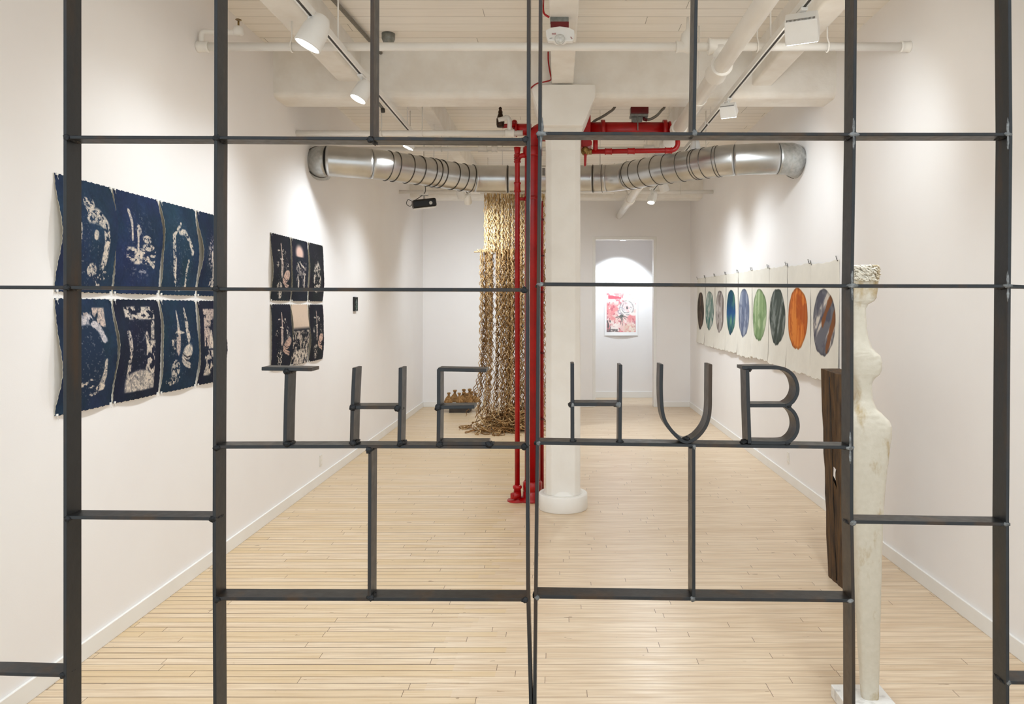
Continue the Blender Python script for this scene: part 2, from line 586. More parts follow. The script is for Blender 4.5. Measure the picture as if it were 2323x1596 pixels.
def bead(mb, u, v, y=GY, r=0.005, s=(1, 1, 1), seed=0):
    rr = random.Random(seed + int(u * 7 + v * 13))
    c = P(u, v, GY)
    c.y = y
    n, m = 10, 7
    vs, fs = [], []
    for i in range(m):
        a = PI * i / (m - 1)
        for j in range(n):
            q = 2 * PI * j / n
            k = r * (1 + rr.uniform(-0.25, 0.3))
            vs.append((c.x + k * s[0] * math.sin(a) * math.cos(q), c.y + k * s[1] * math.sin(a) * math.sin(q), c.z + k * s[2] * math.cos(a)))
    for i in range(m - 1):
        for j in range(n):
            fs.append((i * n + j, i * n + (j + 1) % n, (i + 1) * n + (j + 1) % n, (i + 1) * n + j))
    mb.add(vs, fs, True)


VTOP = VY - (2.5 - EYE) * F / GY      # top of the gate, px
VBOT = VY + (EYE - 0.0) * F / GY
VB2 = VY + (EYE - 0.03) * F / GY


def bars(root, spec):
    for kind, pts, dy in spec:
        mb = MB()
        ribbon(mb, pts, y=GY + dy, w=GW - 2 * dy)
        mb.build(kind, 'steel', root, bevel=0.0006, seg=1)


gl = thing('steel_gate', 'blackened flat-bar steel gate leaf spelling THE', 'gate', (P(1199, 0, GY).x, GY, 0))
bars(gl, [
    ('stile', [(-195, VTOP), (-195, VBOT)], 0),
    ('stile', [(147, VTOP), (147, 700), (147, VB2)], 0),
    ('stile', [(490, VTOP), (489, 313), (487.5, 700), (486, 1000), (485.5, 1300), (487, 1600), (487, VB2)], 0),
    ('stile', [(1200, VTOP), (1199, 0), (1198.5, 313), (1196.5, 650), (1196, 1000), (1197.5, 1350), (1204, 1600), (1206, VB2)], 0),
    ('mullion', [(844.5, VTOP), (844, 0), (843, 310)], 0),
    ('mullion', [(839, 1017), (838, 1200), (837.5, 1357)], 0),
    ('rail', [(-195, VTOP), (1200, VTOP)], 0.001),
    ('rail', [(147, 310.5), (489, 311.5), (800, 313.5), (1198, 316)], 0.001),
    ('rail', [(-195, 650), (0, 651), (147, 651.5), (489, 655), (820, 656), (1196, 657)], 0.001),
    ('rail', [(147, 1174), (487, 1177)], 0.001),
    ('rail', [(487, 1014), (840, 1013), (1196, 1014.5)], 0.001),
    ('rail', [(486, 1358), (840, 1359.5), (1197, 1361)], 0.001),
    ('rail', [(-195, 1526), (0, 1529), (147, 1533)], 0.001),
    ('rail', [(-195, VB2 - 8), (1206, VB2 - 8)], 0.001),
])


def letter(root, ch, ribbons, label):
    mb = MB()
    for k, r in enumerate(ribbons):
        ribbon(mb, r, y=GY + 0.0004 * k, w=GW - 0.0008 * k, t=GT * 1.06)
    o = mb.build('steel_letter', 'steel', root, bevel=0.0006, seg=1)
    o['label'] = label
    return o


letter(gl, 'T', [[(593, 836), (707, 838)], [(649.5, 842), (647, 930), (645.5, 1010)]], 'letter T made of black flat bar')
letter(gl, 'H', [[(803, 834), (799, 920), (797, 1010)], [(908, 834), (907, 920), (905, 1011)], [(802, 924), (906, 924)]], 'letter H of the word THE in black flat bar')
letter(gl, 'E', [[(995, 837), (995, 930), (994, 1011)], [(993, 838), (1103, 840)], [(998, 924), (1076, 923)], [(998, 1006), (1108, 1006)]], 'letter E made of black flat bar')
# weld lumps on the T H E leaf
mb = MB()
k = 0
for (u, v) in [(150, 311), (490, 312), (840, 316), (1192, 316), (151, 652), (489, 655), (1190, 657), (152, 1176), (482, 1177),
               (491, 1015), (1190, 1013), (836, 1021), (840, 1356), (491, 1360), (1191, 1361), (142, 1532), (650, 1007),
               (800, 1005), (907, 1006), (800, 924), (902, 926), (994, 924), (997, 1008), (650, 842), (1109, 1008)]:
    w = MB()
    k += 1
    bead(w, u, v, GY + 0.001, 0.0046, (1.25, 0.7, 1.05), k)
    bead(w, u + 4, v + 2, GY + 0.018, 0.0036, (1.1, 4.2, 0.9), k + 50)
    w.build('weld_bead', 'weld_dark', gl)

gr = thing('steel_gate', 'blackened flat-bar steel gate leaf spelling HUB', 'gate', (P(1226, 0, GY).x, GY, 0))
bars(gr, [
    ('stile', [(1227.5, VTOP), (1226, 0), (1224.5, 313), (1221, 650), (1219, 1000), (1215, 1350), (1212.5, 1600), (1211, VB2)], 0),
    ('stile', [(1942, VTOP), (1941, 0), (1938.5, 313), (1933, 650), (1932.5, 1175), (1936.5, 1400), (1937, 1600), (1937, VB2)], 0),
    ('stile', [(2290, VTOP), (2291, 0), (2293.5, 313), (2290, 650), (2286, 1175), (2286.5, 1600), (2286, VB2)], 0),
    ('stile', [(2630, VTOP), (2630, VBOT)], 0),
    ('mullion', [(1580, VTOP), (1579.5, 0), (1574.5, 302)], 0),
    ('mullion', [(1574, 1012), (1574, 1358)], 0),
    ('rail', [(1227, VTOP), (2630, VTOP)], 0.001),
    ('rail', [(1225, 302), (1575, 303), (1938, 304), (2292, 304)], 0.001),
    ('rail', [(1221, 644), (1500, 645.5), (1933, 648), (2289, 648.5), (2323, 650), (2630, 653)], 0.001),
    ('rail', [(1934, 1184), (2286, 1189.5)], 0.001),
    ('rail', [(1219, 1005), (1570, 1010), (1932, 1015)], 0.001),
    ('rail', [(1215, 1354), (1570, 1359), (1936, 1363)], 0.001),
    ('rail', [(2286, 1549), (2630, 1553)], 0.001),
    ('rail', [(1211, VB2 - 8), (2630, VB2 - 8)], 0.001),
])
letter(gr, 'H', [[(1298.5, 824), (1299, 1002)], [(1408, 827), (1406.5, 1004)], [(1299, 917), (1406, 917)]], 'letter H of the word HUB in black flat bar')
U = smooth_path([(1501, 826, 0), (1500, 880, 0), (1502, 925, 0), (1508, 952, 0), (1520, 972, 0), (1534, 988, 0), (1549, 1000, 0), (1562, 1002, 0),
                 (1580, 993, 0), (1597, 974, 0), (1607, 952, 0), (1611, 925, 0), (1611.5, 880, 0), (1612, 826, 0)], 5)
letter(gr, 'U', [[(p.x, p.y) for p in U]], 'letter U bent from black flat bar')
B1 = smooth_path([(1684, 834, 0), (1730, 833.5, 0), (1768, 834.5, 0), (1788, 841, 0), (1803, 856, 0), (1810, 878, 0), (1808, 896, 0), (1798, 912, 0), (1783, 921, 0)], 5)
B2 = smooth_path([(1783, 921, 0), (1798, 931, 0), (1808, 947, 0), (1811, 967, 0), (1807, 984, 0), (1796, 998, 0), (1780, 1004.5, 0), (1740, 1005, 0), (1704, 1004, 0)], 5)
letter(gr, 'B', [[(1696, 838), (1698, 920), (1701, 1006)], [(p.x, p.y) for p in B1], [(p.x, p.y) for p in B2], [(1700, 920), (1785, 920)]], 'letter B bent and welded from black flat bar')
k = 100
for (u, v, wx, wz) in [(1228, 303, 2.6, 1.0), (1576, 301, 1.2, 1.4), (1938, 304, 2.2, 1.0), (2288, 304, 2.0, 0.8), (1225, 645, 1.6, 1.0),
                       (1934, 648, 2.4, 1.0), (2288, 648, 2.2, 0.9), (1936, 1186, 1.5, 1.2), (2284, 1189, 1.6, 0.9), (1222, 1005, 1.0, 1.2),
                       (1930, 1016, 2.0, 0.9), (1218, 1355, 1.2, 1.1), (1572, 1358, 1.2, 1.2), (1930, 1363, 1.6, 0.9), (1575, 1013, 0.8, 1.2),
                       (2289, 1549, 1.0, 1.2), (1403, 918, 1.2, 1.2), (1299, 918, 0.7, 1.1)]:
    k += 1
    w = MB()
    bead(w, u, v, GY + 0.0008, 0.0036, (wx, 0.5, wz), k)
    if wx > 1.9:
        bead(w, u + (2 if u < 1300 else -1), v - 14, GY + 0.0004, 0.0026, (0.8, 0.4, 5.5), k + 30)
        bead(w, u + (-1), v + 18, GY + 0.0004, 0.0024, (0.8, 0.4, 5.0), k + 60)
    o = w.build('weld_bead', 'weld_light', gr)
    w = MB()
    bead(w, u - 5, v + 3, GY + 0.018, 0.0036, (1.1, 4.2, 0.9), k + 90)
    w.build('weld_bead', 'weld_dark', gr)
for (u, v) in [(1558, 996), (1689, 1003), (1790, 921), (1408, 1003), (1300, 1001), (1700, 838), (1786, 1007)]:
    w = MB()
    bead(w, u, v, GY + 0.006, 0.0042, (1.4, 1.6, 0.9), int(u))
    w.build('weld_bead', 'weld_dark', gr)

# ------------------------------------------------------------------ column
cx, cy = 0.04, 6.1
col = thing('column', 'round white column with flared capital and thick round foot', 'column', (cx, cy, 0))
mb = MB()
Tm = Matrix.Translation((cx, cy, 0))
mb.lathe([(0.196, 0), (0.199, 0.006), (0.199, 0.118), (0.192, 0.128)], 48, Tm)
mb.build('column_base', 'white', col)
mb = MB()
OCT = lambda hw, ch: [(-hw + ch, -hw), (hw - ch, -hw), (hw, -hw + ch), (hw, hw - ch), (hw - ch, hw), (-hw + ch, hw), (-hw, hw - ch), (-hw, -hw + ch)]
mb.prism([(cx + p[0], cy + p[1]) for p in OCT(0.139, 0.045)], 0.126, 2.90, 'z')
mb.lathe([(0.165, 0.126), (0.152, 0.14), (0.144, 0.165)], 40, Tm)
mb.build('shaft', 'white', col, bevel=0.012, seg=3)
# capital: octagonal funnel widening to a square plate
mb = MB()
rings = []
for z, hw, ch, in [(2.88, 0.1392, 0.045), (2.98, 0.1405, 0.046), (3.03, 0.147, 0.048), (3.12, 0.19, 0.05), (3.25, 0.235, 0.03), (3.262, 0.238, 0.02)]:
    pts = [(-hw + ch, -hw), (hw - ch, -hw), (hw, -hw + ch), (hw, hw - ch), (hw - ch, hw), (-hw + ch, hw), (-hw, hw - ch), (-hw, -hw + ch)]
    rings.append([(cx + p[0], cy - 0.06 * max(0.0, min(1.0, (z - 2.9) / 0.2)) + p[1], z) for p in pts])
# capital head rises in front of the beam
vs = [p for r in rings for p in r]
fs = []
for i in range(len(rings) - 1):
    for j in range(8):
        fs.append((i * 8 + j, i * 8 + (j + 1) % 8, (i + 1) * 8 + (j + 1) % 8, (i + 1) * 8 + j))
fs += [tuple(reversed(range(8))), tuple(range((len(rings) - 1) * 8, len(rings) * 8))]
mb.add(vs, fs)
# front and rear brackets that carry the girders
mb.prism([(cx - 0.15, 3.02), (cx + 0.15, 3.02), (cx + 0.247, 3.25), (cx + 0.247, 3.335), (cx - 0.245, 3.335), (cx - 0.245, 3.30)], 5.73, 5.80, 'y')
mb.build('capital', 'white', col, bevel=0.006)

# ------------------------------------------------------------------ sprinkler / white pipes
def pipe(name, pts, r, label, couplings=(), mat='white', cat='pipe', hang=(), zc=CZ, n=16, per=0):
    loc = Vector(pts[0])
    root = thing(name, label, cat, loc)
    mb = MB()
    q = smooth_path(pts, per) if per else pts
    mb.tube(q, r, n)
    mb.build('pipe_run', mat, root)
    for (c, d, L, rr) in couplings:
        m2 = MB()
        c, d = Vector(c), Vector(d).normalized()
        m2.tube([c - d * L / 2, c - d * L / 2 + d * 0.008, c - d * L * 0.3, c + d * L * 0.3, c + d * L / 2 - d * 0.008, c + d * L / 2],
                [rr, rr * 1.04, rr * 0.94, rr * 0.94, rr * 1.04, rr], n)
        m2.build('coupling', mat, root)
    for h in hang:
        h = Vector(h)
        m3 = MB()
        loop = [h + Vector((0, (r + 0.006) * math.sin(a), (r + 0.006) * -math.cos(a))) for a in np.linspace(-2.6, 2.6, 13)]
        m3.tube([Vector((h.x, h.y, zc))] + [h + Vector((0, 0, r + 0.03))] + loop, 0.005, 6)
        m3.build('hanger', mat, root)
    return root


# cross pipe at 4.58 m
ya = 4.58
zp = P(0, 106, ya).z
x0, x1 = XL, XR
pr = pipe('sprinkler_pipe', [(XL, ya, zp), (XR, ya, zp)], 0.0255, 'white sprinkler pipe crossing the ceiling in front of the wide beam',
          couplings=[((P(450, 0, ya).x + 0.03, ya, zp), (1, 0, 0), 0.07, 0.034), ((P(1547, 0, ya).x, ya, zp), (1, 0, 0), 0.075, 0.036),
                     ((P(1632, 0, ya).x, ya, zp), (1, 0, 0), 0.14, 0.05), ((XR - 0.03, ya, zp), (1, 0, 0), 0.06, 0.033)],
          hang=[(P(662, 0, ya).x, ya, zp), (P(1877, 0, ya).x, ya, zp), (P(1718, 0, ya).x, ya, zp)])
mb = MB()
xs = P(1632, 0, ya).x
mb.tube([(xs, ya, zp), (xs + 0.005, ya, zp - 0.05), (xs + 0.01, ya, zp - 0.09), (1.0, ya + 0.03, 3.12)], [0.05, 0.045, 0.05, 0.04], 16)
mb.build('drop_elbow', 'white', pr)
mb = MB()
xs = P(1553, 0, ya).x
mb.lathe([(0.01, -0.02), (0.04, 0.0), (0.047, 0.05), (0.04, 0.1), (0.012, 0.125), (0.008, 0.2)], 16, Matrix.Translation((xs + 0.02, ya, zp - 0.02)))
mb.build('upright_tee', 'white', pr)
# return stub with the sprinkler head near the blue prints wall
yb = 4.58
mb = MB()
zz = P(0, 73, yb).z
mb.tube(smooth_path([(XL + 0.03, yb, zp), (XL + 0.025, yb, (zp + zz) / 2), (XL + 0.035, yb, zz), (XL + 0.1, yb, zz), (P(536, 0, yb).x, yb, zz)], 5), 0.017, 12)
mb.build('branch_pipe', 'white', pr)
sh = thing('fire_sprinkler', 'brass upright sprinkler head with white guard beside the wall of blue prints', 'sprinkler', P(541, 70, yb))
mb = MB()
c = P(541, 70, yb)
Tm = Matrix.Translation(c)
mb.lathe([(0.014, -0.03), (0.03, -0.02), (0.033, 0.0), (0.028, 0.022), (0.012, 0.03)], 16, Tm)
mb.build('head_guard', 'white', sh)
mb = MB()
mb.tube([c + Vector((0, 0, 0.028)), c + Vector((0, 0, 0.06))], 0.006, 8)
mb.lathe([(0.018, 0.066), (0.018, 0.069)], 16, Tm)
mb.build('deflector', 'brass', sh)

# second cross pipe behind the wide beam
yc = 6.31
zq = P(0, 302, yc).z
pipe('steam_pipe', [(XL, yc, zq), (P(1186, 0, yc).x, yc, zq)], 0.024, 'white pipe running behind the wide beam to the red riser',
     couplings=[((P(1157, 0, yc).x, yc, zq), (1, 0, 0), 0.075, 0.033)], hang=[(P(958, 0, yc).x, yc, zq), (P(1000, 0, yc).x - 0.5, yc, zq)])
yd = 7.6
zd = P(0, 338, yd).z
pipe('sprinkler_pipe', [(XL, yd, zd), (XR, yd, zd)], 0.023, 'white sprinkler pipe just behind the silver duct',
     couplings=[((P(1095, 0, yd).x, yd, zd), (1, 0, 0), 0.09, 0.032), ((P(1122, 0, yd).x, yd, zd), (1, 0, 0), 0.06, 0.034), ((P(1472, 0, yd).x, yd, zd), (1, 0, 0), 0.1, 0.045)],
     hang=[(P(1001, 0, yd).x, yd, zd), (-1.5, yd, zd), (1.5, yd, zd)])
ye = 10.4
ze = P(0, 435, ye).z
pipe('sprinkler_pipe', [(XL, ye, ze), (XR, ye, ze)], 0.026, 'white sprinkler pipe crossing near the end wall',
     couplings=[((P(1432, 0, ye).x, ye, ze), (1, 0, 0), 0.12, 0.045)], hang=[(P(1394, 0, ye).x, ye, ze), (-1.4, ye, ze), (1.7, ye, ze)])
# big drain pipe along the room
pm = pipe('drain_pipe', [(0.998, 1.3, 3.107), (0.998, 6.28, 3.107)], 0.052, 'thick white pipe running lengthwise beneath the ceiling to the red valve pipe',
          couplings=[((0.998, 4.66, 3.107), (0, 1, 0), 0.2, 0.066), ((0.998, 6.2, 3.107), (0, 1, 0), 0.1, 0.066), ((0.998, 3.0, 3.107), (0, 1, 0), 0.1, 0.062)],
          hang=[])
mb = MB()
for yy in (2.2, 5.3):
    mb.tube([(0.998, yy, CZ), (0.998, yy, 3.155)], 0.006, 6)
    mb.lathe([(0.056, -0.012), (0.056, 0.012)], 20, Matrix.Translation((0.998, yy, 3.107)) @ Matrix.Rotation(PI / 2, 4, 'X'))
mb.build('hanger', 'white', pm)
pm = pipe('drain_pipe', [(0.995, 6.72, 3.107), (0.995, YB, 3.107)], 0.052, 'thick white pipe continuing from the valve towards the end wall',
          couplings=[((0.995, 6.85, 3.107), (0, 1, 0), 0.12, 0.066), ((0.995, 7.6, 3.107), (0, 1, 0), 0.16, 0.064), ((0.995, 10.4, 3.107), (0, 1, 0), 0.2, 0.066)])
mb = MB()
for yy in (8.4, 11.0):
    mb.tube([(0.995, yy, CZ), (0.995, yy, 3.155)], 0.006, 6)
mb.build('hanger', 'white', pm)

# grey conduit on the ceiling
cd = thing('conduit', 'thin grey conduit running along the ceiling boards', 'conduit', (-1.44, 4.4, 3.59))
mb = MB()
mb.tube([(-1.50, 1.3, 3.595), (-1.44, 4.7, 3.595), (-1.37, 5.79, 3.595)], 0.014, 10)
mb.build('conduit_run', 'conduit', cd)
cd = thing('conduit', 'short grey conduit stub with dark end below the wide beam', 'conduit', P(864, 235, 5.75))
mb = MB()
a, c2 = P(852, 225, 5.72), P(868, 246, 5.72)
mb.tube([a + Vector((-0.02, 0.05, 0.03)), a, c2], 0.011, 10)
mb.build('conduit_run', 'conduit', cd)
mb = MB()
mb.tube([c2, c2 + Vector((0.004, 0, -0.03))], 0.016, 10)
mb.build('end_cap', 'slot', cd)
cjb = thing('junction_box', 'small grey metal box on the ceiling boards', 'box', P(881, 88, 5.45))
mb = MB()
c = P(881, 88, 5.45)
mb.lathe([(0.048, CZ - c.z), (0.048, 0.0), (0.036, -0.03), (0.01, -0.035)], 20, Matrix.Translation(c))
mb.build('box_shell', 'grey_metal', cjb)

# ------------------------------------------------------------------ silver duct
dz = 2.93
ctr = [(690, 366), (735, 365.5), (790, 368), (845, 372), (900, 379), (960, 388), (1020, 398), (1075, 405), (1140, 406), (1200, 406), (1280, 405),
       (1345, 405), (1395, 403), (1440, 396), (1500, 385), (1560, 376), (1620, 367), (1680, 362), (1740, 360), (1790, 360)]
dp = []
for (u, v) in ctr:
    Yd = (dz - EYE) * F / (VY - v)
    dp.append(Vector(((u - VX) / F * Yd, Yd, dz)))
dp = [Vector((-2.30, 7.18, dz + 0.02)), Vector((-2.22, 6.86, dz))] + dp[1:]
dp += [Vector((2.03, 6.58, dz)), Vector((2.16, 6.75, dz)), Vector((2.24, 7.0, dz + 0.02))]
full = smooth_path(dp, 10)


def clampx(p):
    return p


lens = [0.0]
for i in range(1, len(full)):
    lens.append(lens[-1] + (full[i] - full[i - 1]).length)


def at_u(u):
    """index on the duct axis whose picture column is u"""
    best = min(range(len(full)), key=lambda i: abs(VX + full[i].x / full[i].y * F - u))
    return best


DR = 0.137
duct = thing('air_duct', 'round silver ventilation duct curving across the gallery beneath the ceiling', 'duct', full[len(full) // 2])
cuts = [0, at_u(727), at_u(742), at_u(838), at_u(1075), at_u(1150), at_u(1345), at_u(1378), at_u(1427), at_u(1665), at_u(1765), at_u(1812), len(full) - 1]
kinds = ['elbow', 'duct_section', 'duct_section', 'flexible_section', 'duct_section', 'duct_section', 'duct_section', 'duct_section', 'flexible_section', 'duct_section', 'elbow', 'elbow']
sections = []
for i in range(len(cuts) - 1):
    a, c = cuts[i], cuts[i + 1]
    if c <= a:
        continue
    mb = MB()
    rr = DR * (1.0 if i % 2 == 0 else 0.985)
    mb.tube(full[a:c + 1], rr, 48, caps=True)
    sec = mb.build(kinds[i], 'galv_dull' if kinds[i] == 'elbow' or i in (1,) else 'galv', duct)
    sections.append((a, c, sec))


def hoop(i, r=DR * 1.0, w=0.004, slant=0.0):
    i = max(1, min(len(full) - 2, i))
    t = (full[i + 1] - full[i - 1]).normalized()
    e1 = Vector((0, 0, 1))
    e2 = t.cross(e1).normalized()
    pts = []
    for k in range(49):
        a = 2 * PI * k / 48
        pts.append(full[i] + (e1 * math.cos(a) + e2 * math.sin(a)) * (r + w * 0.4) + t * slant * math.cos(a))
    mb = MB()
    mb.tube(pts, w, 6, caps=False)
    own = [q[2] for q in sections if q[0] <= i <= q[1]]
    mb.build('hoop', 'hoop', own[0] if own else duct)


for u in (727, 876, 896, 922, 948, 973, 987, 999, 1023, 1047, 1070, 1152, 1343, 1368, 1430, 1446, 1470, 1496, 1521, 1548, 1576, 1584, 1604, 1626, 1634, 1812):
    hoop(at_u(u), w=0.0035, slant=0.012 if 860 < u < 1080 else (-0.012 if 1420 < u < 1640 else 0))
mb = MB()
for u in (985, 1140, 1360, 1520, 1576):
    p = full[at_u(u)]
    mb.tube([p + Vector((0, 0, DR)), Vector((p.x, p.y, CZ))], 0.0035, 6)
mb.build('hanger', 'white', duct)
# small label with black bars stuck on the duct
mb = MB()
i = at_u(1233)
p = full[i] + Vector((0, -DR - 0.002, 0.045))
mb.box(p + Vector((-0.03, -0.001, -0.045)), p + Vector((0.035, 0.002, 0.05)), mi=0)
for k, dxx in enumerate((-0.018, -0.004, 0.010, 0.022)):
    mb.box(p + Vector((dxx, -0.003, -0.036)), p + Vector((dxx + (0.005 if k % 2 else 0.008), -0.001, 0.04)), mi=1)
mb.build('sticker', ['paper', 'black'], duct)

# ------------------------------------------------------------------ red riser assembly
YR = 6.35
riser = thing('standpipe', 'thick glossy red standpipe rising beside the white column', 'pipe', (P(1208, 0, YR).x, YR, 0))
rx = P(1208, 0, YR).x
rr = 0.066
zt = P(0, 300, YR).z
hz = P(0, 294, YR).z
mb = MB()
el = [Vector((rx, YR, 0.02)), Vector((rx, YR, hz - 0.18))]
for k in range(9):
    a = PI / 2 * k / 8
    el.append(Vector((rx + 0.12 * (1 - math.cos(a)), YR, hz - 0.12 + 0.12 * math.sin(a))))
el.append(Vector((P(1330, 0, YR).x, YR, hz)))
mb.tube(el, rr, 28)
mb.build('riser_pipe', 'red', riser)
mb = MB()
Tm = Matrix.Translation((rx, YR, 0))
mb.lathe([(0.125, 0.0), (0.125, 0.014), (0.085, 0.03), (0.082, 0.075), (0.075, 0.08), (0.082, 0.085), (0.082, 0.15), (0.070, 0.165)], 32, Tm)
mb.build('floor_flange', 'red', riser)
mb = MB()
zc_ = P(0, 345, YR).z
mb.lathe([(0.078, zc_ - 0.04), (0.082, zc_ - 0.03), (0.082, zc_ + 0.03), (0.078, zc_ + 0.04)], 32, Tm)
mb.build('collar', 'red', riser)
mb = MB()
zc_ = P(0, 450, YR).z
mb.lathe([(0.072, zc_ - 0.015), (0.074, zc_ - 0.01), (0.074, zc_ + 0.01), (0.072, zc_ + 0.015)], 32, Tm)
mb.build('collar', 'red', riser)
mb = MB()   # blind end to the side with plate
mb.tube([(rx - 0.01, YR, hz), (P(1172, 0, YR).x, YR, hz)], 0.05, 20)
mb.tube([(P(1173, 0, YR).x, YR, hz), (P(1170, 0, YR).x, YR, hz)], 0.062, 20)
mb.tube([(P(1176, 0, YR).x, YR, hz + 0.03), (P(1167, 0, YR).x, YR, P(0, 296, YR).z), (P(1167, 0, YR).x, YR, P(0, 279, YR).z)], [0.02, 0.02, 0.022], 12)
mb.lathe([(0.008, -0.02), (0.024, -0.01), (0.026, 0.005), (0.018, 0.022), (0.004, 0.028)], 14, Matrix.Translation(P(1167, 279, YR)))
mb.build('side_outlet', 'red', riser)
mb = MB()   # disc near the column
xx = P(1234, 0, YR).x
mb.tube([(xx - 0.02, YR - 0.0, hz), (xx + 0.02, YR, hz)], 0.098, 28)
mb.build('pipe_flange', 'red', riser)

drain = thing('drain_riser', 'slim red pipe standing on a round floor plate beside the thick standpipe', 'pipe', (P(1174, 0, YR).x, YR - 0.02, 0))
sx = P(1174, 0, YR).x
ys = YR - 0.03
mb = MB()
ztop = P(0, 354, YR).z
path = [Vector((sx, ys, 0.01)), Vector((sx, ys, ztop - 0.06))]
for k in range(7):
    a = PI / 2 * k / 6
    path.append(Vector((sx + 0.05 * (1 - math.cos(a)), ys + 0.0, ztop - 0.05 + 0.05 * math.sin(a))))
path.append(Vector((rx - 0.05, ys + 0.01, ztop)))
mb.tube(path, 0.0215, 16)
mb.build('pipe_run', 'red', drain)
mb = MB()
Ts = Matrix.Translation((sx, ys, 0))
mb.lathe([(0.085, 0), (0.085, 0.008), (0.03, 0.014), (0.033, 0.02)], 28, Ts)
mb.tube([(sx - 0.035, ys - 0.055, 0.05), (sx + 0.02, ys - 0.02, 0.06)], 0.026, 12)
mb.lathe([(0.032, 0.01), (0.034, 0.05), (0.03, 0.1), (0.038, 0.105), (0.038, 0.125), (0.022, 0.135)], 20, Ts)
mb.lathe([(0.022, 0.0), (0.026, 0.005), (0.026, 0.04), (0.02, 0.045)], 10, Matrix.Translation((sx - 0.03, ys - 0.04, 0.03)))
mb.build('foot_fitting', 'red', drain)
for vv, L in ((426, 0.085), (366, 0.03), (356, 0.03)):
    mb = MB()
    zc_ = P(0, vv, YR).z
    mb.lathe([(0.028, zc_ - L / 2), (0.031, zc_ - L / 2 + 0.008), (0.026, zc_ - L / 4), (0.026, zc_ + L / 4), (0.031, zc_ + L / 2 - 0.008), (0.028, zc_ + L / 2)], 20, Ts)
    mb.build('coupling', 'red', drain)
mb = MB()
zc_ = P(0, 452, YR).z
mb.tube([(sx, ys, zc_), (rx - 0.05, ys + 0.01, zc_)], 0.014, 10)
mb.build('clamp', 'red', drain)
mb = MB()
mb.tube([(sx, ys, P(0, 336, YR).z), (sx - 0.001, ys, ztop - 0.01)], [0.03, 0.018], 12)
mb.build('top_fitting', 'red', drain)

thin = thing('rope_guard_pipe', 'thinnest red pipe, ringed with small collars, standing between the thick standpipe and the column', 'pipe', (P(1231, 0, 6.45).x, 6.45, 0))
tx = P(1231, 0, 6.45).x - 0.006
mb = MB()
mb.tube([(tx, 6.45, 0.0), (tx, 6.45, P(0, 560, 6.45).z), (tx, 6.45, P(0, 470, 6.45).z), (tx + 0.002, 6.45, P(0, 455, 6.45).z)], [0.017, 0.014, 0.011, 0.006], 12)
mb.build('pipe_run', 'red', thin)
for vv in (498, 580, 662, 800, 950):
    mb = MB()
    zc_ = P(0, vv, 6.45).z
    mb.lathe([(0.02, zc_ - 0.008), (0.02, zc_ + 0.008)], 14, Matrix.Translation((tx, 6.45, 0)))
    mb.build('collar', 'dark_red', thin)
mb = MB()
mb.lathe([(0.05, 0), (0.05, 0.01), (0.022, 0.02)], 20, Matrix.Translation((tx, 6.45, 0)))
mb.build('floor_flange', 'red', thin)

# horizontal valve pipe right of the column
vp = thing('valve_pipe', 'horizontal red pipe with valve and flow switch beside the capital', 'pipe', P(1330, 294, YR))
mb = MB()
xa, xb = P(1330, 0, YR).x, P(1522, 0, YR).x
mb.tube([(xa, YR, hz), (0.94, YR, hz)], 0.062, 28)
mb.build('pipe_run', 'red', vp)
for u0, u1, r0 in ((1363, 1372, 0.082), (1503, 1512, 0.082), (1516, 1521, 0.07)):
    mb = MB()
    mb.tube([(P(u0, 0, YR).x, YR, hz), (P(u1, 0, YR).x, YR, hz)], r0, 28)
    mb.build('pipe_flange', 'red', vp)
mb = MB()
oc = [P(1318, 286, YR), P(1333, 265, YR), P(1339, 265, YR), P(1339, 322, YR), P(1342, 325, YR), P(1342, 333, YR), P(1330, 338, YR), P(1318, 338, YR)]
mb.prism([(p.x, p.z) for p in oc], YR - 0.085, YR + 0.085, 'y')
mb.build('valve_body', 'red', vp, bevel=0.01)
mb = MB()
zl0, zl1 = P(0, 347.5, YR).z, P(0, 344.5, YR).z
yy = YR - 0.06
mb.tube([P(1350, 318, YR) + Vector((0, -0.06, 0)), P(1350, 347, YR) + Vector((0, -0.06, 0))], 0.02, 14)
el = [Vector((P(1336, 0, YR).x, yy, zl0)), Vector((P(1515, 0, YR).x, yy, zl1))]
ex = P(1519, 0, YR).x
for k in range(7):
    a = PI / 2 * k / 6
    el.append(Vector((ex + 0.06 * math.sin(a), yy, zl1 + 0.06 * (1 - math.cos(a)))))
el.append(Vector((ex + 0.06, yy, P(0, 318, YR).z)))
el.append(Vector((ex + 0.055, YR, P(0, 308, YR).z)))
mb.tube(el, 0.0205, 16)
mb.build('bypass_pipe', 'red', vp)
for u0 in (1379, 1430, 1514):
    mb = MB()
    zc_ = zl0 + (zl1 - zl0) * (u0 - 1336) / 180
    mb.tube([(P(u0 - 8, 0, YR).x, yy, zc_), (P(u0 - 6, 0, YR).x, yy, zc_), (P(u0 - 5, 0, YR).x, yy, zc_), (P(u0 + 5, 0, YR).x, yy, zc_), (P(u0 + 6, 0, YR).x, yy, zc_), (P(u0 + 8, 0, YR).x, yy, zc_)],
            [0.028, 0.028, 0.025, 0.025, 0.028, 0.028], 16)
    mb.build('coupling', 'red', vp)
mb = MB()
Vc = P(1327, 347, YR) + Vector((0, -0.08, 0))
Rm = Matrix.Translation(Vc) @ Matrix.Rotation(PI / 2, 4, 'X')
mb.lathe([(0.024, -0.03), (0.036, -0.02), (0.036, 0.015), (0.02, 0.03), (0.012, 0.034)], 18, Rm)
mb.tube([Vc + Vector((0.0, 0.02, 0)), Vc + Vector((0.055, 0.02, 0.0))], 0.026, 8)
mb.build('brass_valve', 'brass', vp)
mb = MB()
